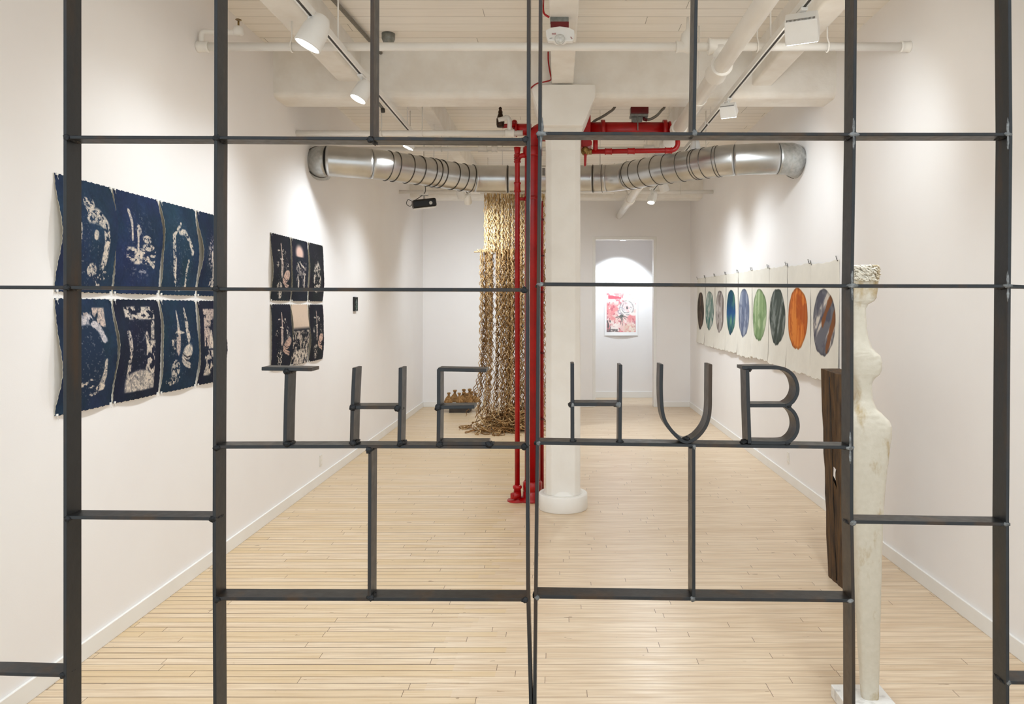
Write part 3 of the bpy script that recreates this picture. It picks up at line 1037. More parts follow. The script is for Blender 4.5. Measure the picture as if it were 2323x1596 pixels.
mb.prism([(Vc.x - 0.012, Vc.z - 0.03), (Vc.x + 0.012, Vc.z - 0.03), (Vc.x + 0.006, Vc.z - 0.125), (Vc.x - 0.004, Vc.z - 0.138), (Vc.x - 0.013, Vc.z - 0.125)], Vc.y - 0.04, Vc.y - 0.028, 'y')
mb.build('valve_lever', 'red', vp, bevel=0.004)
# flow switch
fsw = thing('flow_switch', 'dark red flow switch box clamped on top of the horizontal red pipe', 'switch', P(1445, 275, YR))
mb = MB()
a, c = P(1430, 261, YR), P(1470, 243, YR)
mb.box((a.x, YR - 0.05, a.z), (c.x, YR + 0.05, c.z))
mb.build('switch_cover', 'dark_red', fsw, bevel=0.008)
mb = MB()
a, c = P(1429, 267, YR), P(1469, 261, YR)
mb.box((a.x, YR - 0.05, a.z), (c.x, YR + 0.05, c.z))
q = [P(1433, 267, YR), P(1457, 267, YR), P(1456, 277, YR), P(1450, 284, YR), P(1440, 284, YR), P(1433, 277, YR)]
mb.prism([(p.x, p.z) for p in q], YR - 0.03, YR + 0.03, 'y')
mb.tube([P(1445, 268, YR) + Vector((0, -0.068, 0)), P(1445, 300, YR) + Vector((0, -0.068, 0))], 0.005, 8)
mb.build('switch_bracket', 'grey_metal', fsw, bevel=0.003)
mb = MB()
mb.tube([P(1461, 262, YR), P(1461, 271, YR), P(1468, 272, YR)], [0.012, 0.014, 0.014], 10)
mb.build('gland', 'dark_red', fsw)
cdt = thing('conduit', 'curved grey flexible conduit rising from the flow switch', 'conduit', P(1468, 270, YR))
mb = MB()
mb.tube(smooth_path([P(1466, 271, YR), P(1476, 270, YR), P(1490, 262, YR), P(1501, 250, YR + 0.03), P(1508, 240, YR + 0.05), P(1512, 200, YR + 0.1), P(1512, 176, YR + 0.1)], 6), 0.0115, 10)
mb.build('conduit_run', 'conduit', cdt)
cdt = thing('conduit', 'curved grey flexible conduit above the red valve body', 'conduit', P(1345, 276, YR))
mb = MB()
mb.tube(smooth_path([P(1341, 283, YR + 0.05), P(1349, 274, YR + 0.05), P(1364, 266, YR + 0.05), P(1380, 256, YR + 0.05), P(1395, 242, YR + 0.05), P(1410, 200, YR + 0.1), P(1414, 176, YR + 0.1)], 6), 0.0115, 10)
mb.build('conduit_run', 'conduit', cdt)

# white and bronze vent valve beside the riser top
yv = 6.31
vv_ = thing('air_vent_valve', 'bronze vent valve with white elbow at the top of the red standpipe', 'valve', P(1140, 300, yv))
mb = MB()
c = P(1135, 270, yv)
mb.lathe([(0.03, -0.075), (0.036, -0.05), (0.036, -0.0), (0.03, 0.015), (0.024, 0.035), (0.018, 0.05), (0.02, 0.065), (0.012, 0.085), (0.016, 0.1), (0.003, 0.113)], 16, Matrix.Translation(c) @ Matrix.Scale(0.92, 4))
mb.build('vent_body', 'bronze', vv_)
mb = MB()
mb.tube(smooth_path([P(1130, 272, yv - 0.03), P(1140, 270, yv - 0.02), P(1150, 266, yv), P(1156, 274, yv), P(1156, 290, yv), P(1157, 300, yv)], 5), 0.02, 14)
mb.build('vent_elbow', 'white', vv_)
mb = MB()
mb.tube([P(1130, 280, yv + 0.02), P(1140, 286, yv + 0.02), P(1172, 284, yv + 0.02)], 0.018, 10)
mb.build('vent_branch', 'red', vv_)

# red cable from alarm to capital
cb = thing('alarm_cable', 'red alarm cable looping along the girder beside the capital', 'cable', P(1245, 35, 4.4))
mb = MB()
yq = 4.4
mb.tube(smooth_path([P(1243, -60, 4.0), P(1235, -20, 4.2), P(1232, 10, yq), P(1234, 30, yq), P(1246, 39, yq)], 6), 0.0065, 8)
mb.build('cable_run', 'red', cb)
cb = thing('alarm_cable', 'red cable hanging over the wide beam down to the capital', 'cable', P(1245, 150, 5.74))
mb = MB()
mb.tube(smooth_path([P(1243.5, 117, 5.78), P(1244, 140, 5.78), P(1248, 165, 5.78), P(1250, 180, 5.76), P(1238, 185, 5.72), P(1222, 188, 5.72), P(1212, 193, 5.72), P(1203, 202, 5.72), P(1202, 212, 5.74)], 6), 0.0055, 8)
mb.build('cable_run', 'red', cb)

# fire strobe on the girder
ya2 = 4.42
fs_ = thing('fire_strobe', 'white fire alarm strobe with clear dome under a grey and red box on the girder', 'alarm', P(1270, 40, ya2))
mb = MB()
a, c = P(1248, 48.5, ya2), P(1290, 26, ya2)
mb.box((a.x, ya2, a.z), (c.x, ya2 + 0.05, 3.347))
mb.build('back_box', 'grey_metal', fs_, bevel=0.002)
mb = MB()
a, c = P(1249, 62, ya2), P(1290.5, 48.5, ya2)
mb.box((a.x, ya2 + 0.002, a.z), (c.x, ya2 + 0.06, c.z))
mb.build('red_spacer', 'dark_red', fs_)
mb = MB()
ol = [(1238, 68), (1249, 62), (1270, 59), (1291, 62), (1303, 68), (1304, 80), (1300, 93), (1285, 93), (1278, 97), (1262, 97), (1255, 93), (1243, 93), (1239, 80)]
pts = [P(u, v, ya2 - 0.012) for u, v in ol]
mb.prism([(p.x, p.z) for p in pts], ya2 - 0.012, ya2 + 0.03, 'y')
mb.build('strobe_plate', 'lamp_white', fs_, bevel=0.006)
mb = MB()
c = P(1270, 90, ya2 - 0.012)
mb.lathe([(0.030, 0), (0.030, 0.012), (0.024, 0.026), (0.010, 0.034)], 20, Matrix.Translation(c) @ Matrix.Rotation(PI / 2, 4, 'X'))
mb.build('strobe_dome', 'lens', fs_)


def text_mesh(name, s, size, loc, rot, mat, parent, ext=0.0006):
    cu = bpy.data.curves.new(name, 'FONT')
    cu.body = s
    cu.size = size
    cu.extrude = ext
    cu.align_x = 'CENTER'
    cu.align_y = 'CENTER'
    t = bpy.data.objects.new(name, cu)
    COL.objects.link(t)
    dg = bpy.context.evaluated_depsgraph_get()
    me = bpy.data.meshes.new_from_object(t.evaluated_get(dg))
    bpy.data.objects.remove(t)
    o = bpy.data.objects.new(name, me)
    COL.objects.link(o)
    me.materials.clear()
    me.materials.append(M[mat])
    o.parent = parent
    o.location = Vector(loc) - parent.location
    o.rotation_euler = rot
    return o


text_mesh('red_lettering', 'FIRE', 0.014, P(1256.5, 77, ya2 - 0.0135), (PI / 2, -0.12, 0), 'red_ink', fs_)
text_mesh('red_lettering', 'FIRE', 0.009, P(1296, 86, ya2 - 0.0135), (PI / 2, 0.9, 0), 'red_ink', fs_)
text_mesh('grey_lettering', 'ALERT', 0.006, P(1250, 86.5, ya2 - 0.0135), (PI / 2, 0, 0), 'grey_metal', fs_)

# ------------------------------------------------------------------ track lighting
def track(label, x, y0, y1, z, hangs, beam_z=CZ):
    t = thing('lighting_track', label, 'track', (x, (y0 + y1) / 2, z))
    mb = MB()
    w, h = 0.018, 0.018
    # channel with open slot underneath
    prof = [(-w, -h), (-0.008, -h), (-0.008, -h + 0.010), (0.008, -h + 0.010), (0.008, -h), (w, -h), (w, h), (-w, h)]
    n = len(prof)
    vs = [(x + p[0], y0, z + p[1]) for p in prof] + [(x + p[0], y1, z + p[1]) for p in prof]
    fs = [tuple(range(n)), tuple(reversed(range(n, 2 * n)))] + [(i, i + n, (i + 1) % n + n, (i + 1) % n) for i in range(n)]
    mb.add(vs, fs)
    mb.build('track_channel', 'lamp_white', t)
    mb = MB()
    mb.box((x - 0.0075, y0 + 0.01, z - 0.017), (x + 0.0075, y1 - 0.01, z - 0.009))
    mb.build('track_slot', 'slot', t)
    for yy in hangs:
        mb = MB()
        mb.tube([(x, yy, z + h), (x, yy, CZ)], 0.005, 6)
        mb.build('hanger_rod', 'white', t)
    return t


TZ = 3.19
TXL, TXR = -1.306, 1.262
track('white lighting track along the side of the blue prints', TXL, 1.4, 6.76, TZ, (1.8, 4.45, 6.5))
track('short white lighting track behind the silver duct near the rope piece', TXL + 0.1, 7.9, 10.2, TZ - 0.03, (8.2, 9.9))
track('white lighting track along the side of the oval paintings', TXR, 1.4, 6.3, TZ, (1.8, 4.45, 6.2))
track('white lighting track beyond the silver duct on the oval painting side', TXR, 6.35, 10.1, TZ, (7.0, 9.9))


def lamp(style, mount, target, power, label, size=1.0, spot=1.15, blend=0.9, color=(1.0, 0.945, 0.87), glow=True, drop=0.09):
    """track head: adapter, arm, body, glowing lens, spot lamp"""
    mount = Vector(mount)
    root = thing('track_lamp', label, 'lamp', mount)
    c = mount + Vector((0, 0, -drop))
    d = (Vector(target) - c).normalized()
    R = Matrix.Translation(c) @ aim(d) @ Matrix.Scale(size, 4)
    mb = MB()
    mb.box(mount + Vector((-0.017, -0.045, -0.034)), mount + Vector((0.017, 0.045, -0.019)))
    mb.build('adapter', 'lamp_white', root, bevel=0.003)
    mb = MB()
    mb.tube([mount + Vector((0, 0, -0.03)), c + Vector((0, 0, 0.03 * size))], 0.008, 10)
    mb.build('arm', 'lamp_white', root)
    if style == 'round':
        mb = MB()
        mb.lathe([(0.018, 0.10), (0.036, 0.092), (0.052, 0.06), (0.060, 0.02), (0.064, -0.05), (0.064, -0.062), (0.057, -0.062), (0.056, -0.045), (0.03, -0.035)], 28, R)
        head = mb.build('lamp_head', 'lamp_white', root)
        mb = MB()
        mb.lathe([(0.0545, -0.048), (0.0545, -0.052)], 28, R)
        mb.build('lens', 'glow' if glow else 'lens', head)
        off = 0.075
    else:
        mb = MB()
        w, h = 0.085, 0.055
        # wedge shaped box head
        vs = [(-w, -h, -0.06), (w, -h, -0.06), (w, h, -0.06), (-w, h, -0.06), (-w * 0.95, -h * 0.5, 0.06), (w * 0.95, -h * 0.5, 0.06), (w * 0.95, h * 0.9, 0.06), (-w * 0.95, h * 0.9, 0.06)]
        mb.add([R @ Vector(p) for p in vs], [(0, 3, 2, 1), (4, 5, 6, 7), (0, 1, 5, 4), (1, 2, 6, 5), (2, 3, 7, 6), (3, 0, 4, 7)])
        head = mb.build('lamp_head', 'lamp_white', root, bevel=0.006)
        mb = MB()
        for k in range(22):
            xk = -w * 0.8 + k * w * 1.6 / 21
            mb.box((xk - 0.0016, -h * 0.4, 0.0595), (xk + 0.0016, -h * 0.12, 0.0612), mat=R)
        mb.build('vent_slots', 'slot', head)
        mb = MB()
        mb.box((-w * 0.9, -h * 0.85, -0.0635), (w * 0.9, h * 0.85, -0.0605), mat=R)
        mb.build('lens', 'glow' if glow else 'lens', head)
        off = 0.078
    ld = bpy.data.lights.new('lamp_beam', 'SPOT')
    ld.energy = power
    ld.spot_size = spot
    ld.spot_blend = blend
    ld.shadow_soft_size = 0.07
    ld.color = color
    lo = bpy.data.objects.new('lamp_beam', ld)
    COL.objects.link(lo)
    lo.parent = root
    lo.location = c + d * off * size - root.location
    lo.rotation_euler = d.to_track_quat('-Z', 'Y').to_euler()
    return root


PW = 35
TXB = TXL + 0.1
TZB = TZ - 0.03
# style, mount, target, power, size, drop, spot angle, label
LAMPS = [
    ('round', (TXL, 4.0, TZ), (XL, 3.8, 1.2), PW * .5, 1.15, .10, 2.1, 'large white round track lamp, lit, closest on the blue print track'),
    ('round', (TXL, 4.98, TZ), (XL, 4.5, 1.0), PW * .75, .9, .13, 2.1, 'glowing white track lamp shining from under the wide beam'),
    ('round', (TXL, 6.62, TZ), (XL, 6.4, 0.9), PW * 1.6, .8, .11, 2.2, 'small glowing track lamp just above the silver duct'),
    ('round', (TXL, 2.3, TZ), (-1.5, 3.0, 0.0), PW * .8, 1, .1, 1.9, 'unseen round track lamp over the gate, turned low to put fill light on the floor'),  # out of view, turned to the floor as fill light
    ('round', (TXL, 3.1, TZ), (-0.95, 4.1, 0.0), PW * 1.8, 1, .1, 1.9, 'unseen round flood lamp near the gate, added to bounce light off the floor'),  # unseen flood added so floor bounce lifts the ceiling
    ('box', (TXR, 3.88, TZ), (XR, 5.9, 1.5), PW * .8, 1, .11, 2.2, 'large white box lamp with slotted back on the oval painting track'),
    ('box', (TXR, 5.55, TZ), (XR, 7.2, 1.4), PW * 1.0, .72, .10, 2.2, 'smaller white box lamp under the wide beam on the oval painting track'),
    ('box', (TXR, 2.3, TZ), (1.6, 3.0, 0.0), PW * .9, 1, .1, 2.0, 'unseen box lamp over the gate, turned low to put fill light on the floor'),  # out of view, fill light onto the floor on this side
    ('box', (TXR, 2.9, TZ), (0.95, 4.1, 0.0), PW * 1.5, 1, .1, 1.9, 'unseen box flood lamp near the gate, added to bounce light off the floor'),  # unseen flood added for more bounce from the floor
    ('round', (TXR, 8.05, TZ), (XR, 7.6, 0.9), PW * 1.0, .8, .12, 2.2, 'white round lamp glowing against the underside of the silver duct'),
    ('round', (TXR, 8.95, TZ), (XR, 9.4, 0.9), PW * 1.1, .9, .13, 2.2, 'white tilted track lamp beyond the duct above the oval paintings'),
    ('round', (TXR - 0.1, 9.35, TZ - .06), (0.9, 8.4, 0.3), PW * 2, .75, .16, 2.4, 'bright lamp hanging low beyond the duct facing the gate'),
    ('round', (TXB, 9.3, TZB), (-0.6, 10.3, 1.2), PW * 2.4, .85, .13, 2.3, 'white lamp glowing between the projector and the rope piece'),
    ('round', (TXB, 8.3, TZB), (-1.7, 7.8, 0.4), PW * 1.8, .85, .1, 2.2, 'white track lamp partly hidden by the duct beside the projector'),
    ('round', (TXB, 10.0, TZB), (-1.2, YB, 1.0), PW * 1.5, .85, .1, 2.2, 'white track lamp added at the far tip of the projector track to brighten the end wall'),  # extra lamp added to lift the end wall
    ('round', (TXR, 9.95, TZ), (0.6, YB - 0.9, 0.3), PW * 1.1, .85, .1, 2.2, 'white track lamp added at the far tip of the oval painting track to brighten the far end'),  # extra lamp added to brighten the deep end of the room
    ('round', (TXR, 6.9, TZ), (1.1, 7.0, 0.0), PW * 1.6, .8, .10, 1.9, 'round flood lamp added out of sight above the silver duct for floor bounce'),  # hidden flood added for bounce behind the beam
]
for (st, mo, ta, pw, sz, dr, an, lb) in LAMPS:
    lamp(st, mo, ta, pw, lb, size=sz, drop=dr, spot=an, blend=1.0, color=(0.85, 0.935, 1.0))

# cool lamp in the far room
cl = thing('ceiling_lamp', 'small round ceiling lamp seen at the top of the doorway', 'lamp', (1.10, 12.72, 2.86))
mb = MB()
mb.lathe([(0.065, 0.0), (0.072, -0.02), (0.072, -0.085), (0.064, -0.098), (0.055, -0.1)], 24, Matrix.Translation((1.10, 12.72, 2.86)))
mb.build('lamp_housing', 'grey_metal', cl)
mb = MB()
mb.lathe([(0.05, -0.101), (0.05, -0.104)], 24, Matrix.Translation((1.10, 12.72, 2.86)))
mb.build('lens', 'glow_cool', cl)
ld = bpy.data.lights.new('lamp_beam', 'SPOT')
ld.energy = 75
ld.spot_size = 1.5
ld.spot_blend = 0.45
ld.color = (0.80, 0.91, 1.0)
ld.shadow_soft_size = 0.04
lo = bpy.data.objects.new('lamp_beam', ld)
COL.objects.link(lo)
lo.parent = cl
lo.location = (0, 0, -0.13)
lo.rotation_euler = Vector((-0.02, 0.62, -1)).to_track_quat('-Z', 'Y').to_euler()

# projector
pc = P(962, 462, 9.0)
pj = thing('projector', 'black video projector hanging from the ceiling beyond the duct', 'projector', pc)
Rp = Matrix.Translation(pc) @ Matrix.Rotation(-0.12, 4, 'Y') @ Matrix.Rotation(0.12, 4, 'X') @ Matrix.Rotation(0.25, 4, 'Z')
mb = MB()
mb.box((-0.14, -0.10, -0.045), (0.14, 0.10, 0.055), mat=Rp)
pcase = mb.build('projector_case', 'black', pj, bevel=0.02)
mb = MB()
mb.box((-0.137, -0.097, -0.058), (0.137, 0.097, -0.044), mat=Rp)
mb.build('projector_underside', 'lamp_white', pj, bevel=0.006)
mb = MB()
mb.lathe([(0.02, 0), (0.02, 0.01), (0.016, 0.012)], 16, Rp @ Matrix.Translation((0.07, -0.10, 0.0)) @ Matrix.Rotation(PI / 2, 4, 'X'))
mb.build('projector_lens', 'lens', pcase)
mb = MB()
mb.tube([pc + Vector((0.0, 0, 0.05)), pc + Vector((0.0, 0, 0.12)), (pc.x, pc.y, CZ)], 0.012, 8)
mb.box(pc + Vector((-0.05, -0.04, 0.10)), pc + Vector((0.05, 0.04, 0.115)))
mb.build('ceiling_mount', 'white', pj)
mb = MB()
mb.tube(smooth_path([pc + Vector((-0.13, 0, 0.02)), pc + Vector((-0.19, 0, 0.05)), pc + Vector((-0.21, 0, 0.0)), pc + Vector((-0.17, 0, -0.03)), pc + Vector((-0.14, 0, 0.0))], 6), 0.004, 6)
mb.tube(smooth_path([pc + Vector((-0.1, 0, 0.05)), pc + Vector((-0.03, -0.02, 0.09)), pc + Vector((0.02, -0.02, 0.15)), pc + Vector((0.01, 0, 0.3))], 6), 0.004, 6)
mb.build('power_cable', 'black', pj)

# ------------------------------------------------------------------ outlets
for nm, wall, u, v, lab in (('wall_outlet', 'L', 727, 1043.5, 'white wall outlet under the small dark picture'), ('wall_outlet', 'R', 1789, 1037, 'white wall outlet below the oval paintings')):
    xw = XL if wall == 'L' else XR
    Yo = abs(xw) * F / abs(VX - u)
    zc_ = P(u, v, Yo).z
    r_ = thing(nm, lab, 'outlet', (xw, Yo, zc_))
    s = 1 if wall == 'L' else -1
    mb = MB()
    mb.box((xw, Yo - 0.034, zc_ - 0.05), (xw + s * 0.006, Yo + 0.034, zc_ + 0.05))
    cpl = mb.build('cover_plate', 'plate', r_, bevel=0.002)
    for dz_ in (-0.022, 0.022):
        mb = MB()
        mb.box((xw + s * 0.006, Yo - 0.016, zc_ + dz_ - 0.014), (xw + s * 0.008, Yo + 0.016, zc_ + dz_ + 0.014))
        mb.build('socket', 'trim', cpl, bevel=0.002)


# ------------------------------------------------------------------ numpy painting helpers
def vnoise(h, w, sy, sx, seed, octaves=4):
    rs = np.random.RandomState(seed)
    out = np.zeros((h, w))
    amp, tot = 1.0, 0.0
    for o in range(octaves):
        gy, gx = max(2, int(sy * 2 ** o) + 2), max(2, int(sx * 2 ** o) + 2)
        g = rs.rand(gy, gx)
        yy = np.linspace(0, gy - 1.001, h)
        xx = np.linspace(0, gx - 1.001, w)
        y0, x0 = yy.astype(int), xx.astype(int)
        fy, fx = (yy - y0)[:, None], (xx - x0)[None, :]
        fy, fx = fy * fy * (3 - 2 * fy), fx * fx * (3 - 2 * fx)
        a = g[y0][:, x0]
        b_ = g[y0][:, np.minimum(x0 + 1, gx - 1)]
        c_ = g[np.minimum(y0 + 1, gy - 1)][:, x0]
        d_ = g[np.minimum(y0 + 1, gy - 1)][:, np.minimum(x0 + 1, gx - 1)]
        out += amp * (a * (1 - fy) * (1 - fx) + b_ * (1 - fy) * fx + c_ * fy * (1 - fx) + d_ * fy * fx)
        tot += amp
        amp *= 0.6
    return out / tot


def sstep(a, b_, x):
    t = np.clip((x - a) / (b_ - a), 0, 1)
    return t * t * (3 - 2 * t)


class Art:
    def __init__(self, h, w, base, seed):
        self.h, self.w, self.seed = h, w, seed
        self.y, self.x = np.mgrid[0:1:h * 1j, 0:1:w * 1j]
        self.asp = 1.25
        self.c = np.ones((h, w, 3)) * np.array(base, float)
        self.k = 0
        self.wx = (vnoise(h, w, 6, 6, seed + 900) - 0.5) * 0.05
        self.wy = (vnoise(h, w, 6, 6, seed + 901) - 0.5) * 0.05

    def put(self, m, col, grain=0.4):
        if sum(col) > 330 and grain:
            g = vnoise(self.h, self.w, 34, 28, self.seed * 7 + self.k, 3)
            m = m * (1 - grain * sstep(0.5, 0.62, g)) * (0.72 + 0.28 * sstep(0.3, 0.5, g))
        self.c = self.c * (1 - m[..., None]) + np.array(col, float) * m[..., None]

    def tex(self, dens, sy=40, sx=32):
        self.k += 1
        n = vnoise(self.h, self.w, sy, sx, self.seed * 31 + self.k, 3)
        return sstep(0.62 - dens * 0.25, 0.68 - dens * 0.25, n)

    def ell(self, cx, cy, rx, ry, ang=0, soft=0.08):
        x, y = self.x + self.wx - cx, (self.y + self.wy - cy)
        ca, sa = math.cos(ang), math.sin(ang)
        X, Yv = x * ca + y * sa, -x * sa + y * ca
        d = np.sqrt((X / rx) ** 2 + (Yv / ry) ** 2)
        return 1 - sstep(1 - soft * 2, 1 + soft, d)

    def rect(self, x0, y0, x1, y1, s=0.01):
        x, y = self.x + self.wx * 0.3, self.y + self.wy * 0.3
        return sstep(x0 - s, x0 + s, x) * (1 - sstep(x1 - s, x1 + s, x)) * sstep(y0 - s, y0 + s, y) * (1 - sstep(y1 - s, y1 + s, y))

    def line(self, pts, w0, w1=None):
        w1 = w0 if w1 is None else w1
        best = np.full((self.h, self.w), 9.0)
        n = len(pts) - 1
        X, Yv = self.x + self.wx, (self.y + self.wy)
        for i in range(n):
            (ax, ay), (bx, by) = pts[i], pts[i + 1]
            dx, dy = bx - ax, by - ay
            L = dx * dx + dy * dy + 1e-9
            t = np.clip(((X - ax) * dx + (Yv - ay) * dy) / L, 0, 1)
            w = (w0 + (w1 - w0) * (i + t) / n)
            d = np.sqrt((X - ax - t * dx) ** 2 + (Yv - ay - t * dy) ** 2) / w
            best = np.minimum(best, d)
        return 1 - sstep(0.7, 1.15, best)


CREAM = (216, 202, 186)
PINK = (206, 184, 170)


def shell(A, cx, cy, rx, ry, col=PINK):
    m = A.ell(cx, cy, rx, ry, -0.35)
    A.put(m, col)
    for k in range(1, 4):
        A.put(A.line([(cx - rx * 1.1, cy - ry * 0.6 + k * ry * 0.45), (cx - rx * 0.2, cy + ry * 0.2 + k * ry * 0.4), (cx + rx, cy + ry * 0.0 + k * ry * 0.45)], 0.008) * m, (30, 28, 40))
    for k in range(2):
        A.put(A.line([(cx - rx * 0.9, cy + ry * (0.5 + 0.5 * k)), (cx - rx * 0.3, cy + ry * (1.2 + .4 * k)), (cx + rx * 0.5, cy + ry * (1.6 + .4 * k))], 0.016), col)


def print_art(idx, h=176, w=138):
    blue = [(32, 48, 72), (30, 44, 72), (31, 52, 72), (27, 41, 62), (29, 44, 66), (24, 30, 48), (25, 45, 64), (24, 29, 48),
            (24, 27, 36), (25, 28, 40), (26, 27, 33), (22, 26, 38), (27, 29, 38), (23, 24, 33)][idx]
    A = Art(h, w, blue, idx + 3)
    n = vnoise(h, w, 3, 3, idx + 77)
    A.c = A.c * (0.8 + 0.42 * n[..., None])
    A.c[..., 1] += (vnoise(h, w, 2, 2, idx + 78) - 0.5) * 16
    A.c *= (0.9 + 0.2 * vnoise(h, w, 40, 40, idx + 79, 2))[..., None]
    C = CREAM
    if idx == 0:
        A.put(A.ell(.52, .21, .1, .05) * A.tex(.7), C)
        A.put(A.line([(.5, .3), (.66, .3), (.78, .38), (.82, .5), (.83, .62), (.8, .74)], .075, .05) * A.tex(.75), C)
        A.put(A.line([(.82, .55), (.81, .68)], .035), C)
        A.put(A.ell(.6, .47, .045, .05), C)
        A.put(A.ell(.58, .8, .1, .06) * A.tex(.8), C)
        A.put(A.ell(.25, .5, .1, .3) * A.tex(.3), C)
        A.put(A.ell(.72, .85, .2, .12) * A.tex(-.1), C)
    elif idx == 1:
        A.put(A.line([(.28, .2), (.32, .3), (.33, .46)], .03, .02), C)
        A.put(A.ell(.46, .36, .045, .055) * A.tex(.9), C)
        A.put(A.line([(.44, .4), (.46, .56)], .02), C)
        A.put(A.ell(.64, .44, .1, .04) * A.tex(.8), C)
        A.put(A.ell(.68, .52, .14, .04) * A.tex(1.0), C)
        A.put(A.rect(.38, .56, .56, .69) * A.tex(1.3), C)
        A.put(A.rect(.22, .54, .86, .7) * A.tex(.35, 40, 8), C)
        A.put(A.ell(.52, .76, .2, .08) * A.tex(.1, 40, 10), (150, 150, 160))
        A.put(A.line([(.66, .64), (.84, .7)], .025) * A.tex(1.), C)
    elif idx == 2:
        A.put(A.line([(.24, .36), (.5, .21)], .022) * A.tex(1.1), C)
        A.put(A.line([(.26, .36), (.3, .55), (.34, .84)], .045, .04) * A.tex(.6, 40, 30), C)
        A.put(A.line([(.34, .6), (.34, .82)], .018), C)
        A.put(A.line([(.44, .3), (.6, .3), (.72, .38), (.8, .5)], .035, .05) * A.tex(.8), C)
        A.put(A.line([(.7, .62), (.66, .74), (.64, .88)], .03, .02) * A.tex(1.1), C)
        A.put(A.ell(.64, .89, .035, .02), C)
        A.put(A.ell(.4, .92, .2, .04) * A.tex(.1), C)
    elif idx == 3:
        A.put(A.ell(.5, .5, .33, .2) * A.tex(.35), (170, 160, 160))
        A.put(A.line([(.38, .5), (.45, .62), (.5, .76)], .035), C)
        A.put(A.line([(.72, .4), (.74, .7)], .06) * A.tex(1.0), C)
        A.put(A.ell(.55, .84, .22, .07) * A.tex(.6), C)
    elif idx == 4:
        A.put(A.rect(.45, .08, .84, .26) * A.tex(.9, 10, 8), PINK)
        A.put(A.ell(.42, .5, .34, .36), blue)
        A.put(A.line([(.4, .18), (.56, .19), (.7, .27), (.78, .38)], .05, .04) * A.tex(1.2, 12, 12), (206, 196, 196))
        A.put(A.rect(.77, .36, .83, .4), (170, 168, 176))
        A.put(A.line([(.8, .58), (.8, .7), (.76, .8)], .03, .055) * A.tex(1.3), C)
        A.put(A.ell(.74, .82, .1, .03) * A.tex(.8), C)
        A.put(A.rect(.3, .72, .7, .84) * A.tex(.0, 40, 8), C)
        A.put(A.ell(.62, .86, .1, .015) * A.tex(.8), C)
    elif idx == 5:
        A.put(A.rect(.2, .07, .86, .2) * A.tex(.85, 24, 12), C)
        A.put(A.line([(.22, .34), (.26, .5), (.27, .74)], .04) * A.tex(.8), C)
        A.put(A.line([(.64, .36), (.7, .5)], .04) * A.tex(.9), C)
        A.put(A.rect(.64, .42, .86, .8) * A.tex(.7, 18, 16), C)
        A.put(A.line([(.8, .25), (.78, .45)], .05) * A.tex(.9), C)
        q = A.ell(.54, .86, .36, .16) * A.rect(.2, .7, .86, .92)
        A.put(q * (0.7 + 0.3 * A.tex(1.0)), C)
    elif idx == 6:
        A.put(A.line([(.4, .12), (.41, .32)], .018, .03), C)
        A.put(A.line([(.62, .12), (.66, .25), (.7, .42)], .03, .06) * A.tex(1.0), C)
        A.put(A.line([(.41, .38), (.4, .56)], .06, .05) * A.tex(1.4, 12, 12), PINK)
        A.put(A.ell(.45, .36, .14, .015), C)
        A.put(A.ell(.7, .46, .03, .1) * A.tex(1.), C)
        A.put(A.ell(.3, .48, .1, .06) * A.tex(.3), C)
        shell(A, .66, .6, .17, .085, C)
        A.put(A.ell(.34, .76, .12, .1) * A.tex(.7), C)
        A.put(A.ell(.3, .88, .2, .05) * A.tex(.2), C)
    elif idx == 7:
        A.put(A.rect(.16, .1, .84, .55) * A.tex(1.2, 14, 12), PINK)
        A.put(A.ell(.55, .38, .16, .17), blue)
        A.put(A.line([(.36, .5), (.42, .38), (.44, .55)], .03), C)
        A.put(A.rect(.3, .54, .8, .58), C)
        A.put(A.rect(.16, .6, .84, .9) * A.tex(.55, 18, 16), C)
    elif idx in (8, 11, 13):
        o = {8: 0.0, 11: 0.0, 13: -0.02}[idx]
        A.put(A.line([(.5 + o, .14), (.5 + o, .36)], .022, .028), (222, 196, 180))
        A.put(A.line([(.49 + o, .4), (.46 + o, .6)], .06, .055) * A.tex(1.2, 12, 10), PINK)
        A.put(A.ell(.36, .24, .06, .014), C)
        A.put(A.ell(.62, .26, .12, .05) * A.tex(.3), C)
        A.put(A.ell(.48 + o, .37, .1, .012), C)
        A.put(A.ell(.78, .45, .1, .12) * A.tex(.15), C)
        A.put(A.ell(.25, .45, .08, .05) * A.tex(.3), C)
        shell(A, .72, .63, .22, .09, (216, 180, 160))
        A.put(A.ell(.36, .78, .14, .08) * A.tex(.5), C)
        A.put(A.ell(.38, .9, .1, .07) * A.tex(.6), C)
    elif idx == 9:
        q = np.clip(1 - np.sqrt(((A.x - .45) / .33) ** 2 + ((A.y - .22) / .17) ** 2), 0, 1)
        q = sstep(0, .6, q) * (1 - sstep(.27, .3, A.y))
        A.put(q, (214, 180, 166), 0)
        A.put(A.line([(.2, .5), (.4, .36), (.8, .48)], .02) * A.tex(.6), C)
        A.put(A.line([(.3, .38), (.5, .55), (.8, .56)], .02) * A.tex(.6), C)
        A.put(A.rect(.2, .36, .85, .75) * A.tex(.1, 20, 16), (150, 140, 136))
        A.put(A.line([(.32, .58), (.34, .74)], .02, .05), C)
        A.put(A.line([(.75, .56), (.72, .78)], .03, .045) * A.tex(1.3), C)
    elif idx == 10:
        A.put(A.ell(.5, .58, .27, .28) * A.tex(.45, 24, 20), C)
        A.put(A.ell(.45, .78, .12, .06) * A.tex(.6), C)
    elif idx == 12:
        q = 1 - sstep(.36, .44, A.y)
        A.put(q, (206, 184, 164), 0)
        A.put(A.rect(.0, .44, 1, 1) * A.tex(.45, 24, 20), (200, 186, 170))
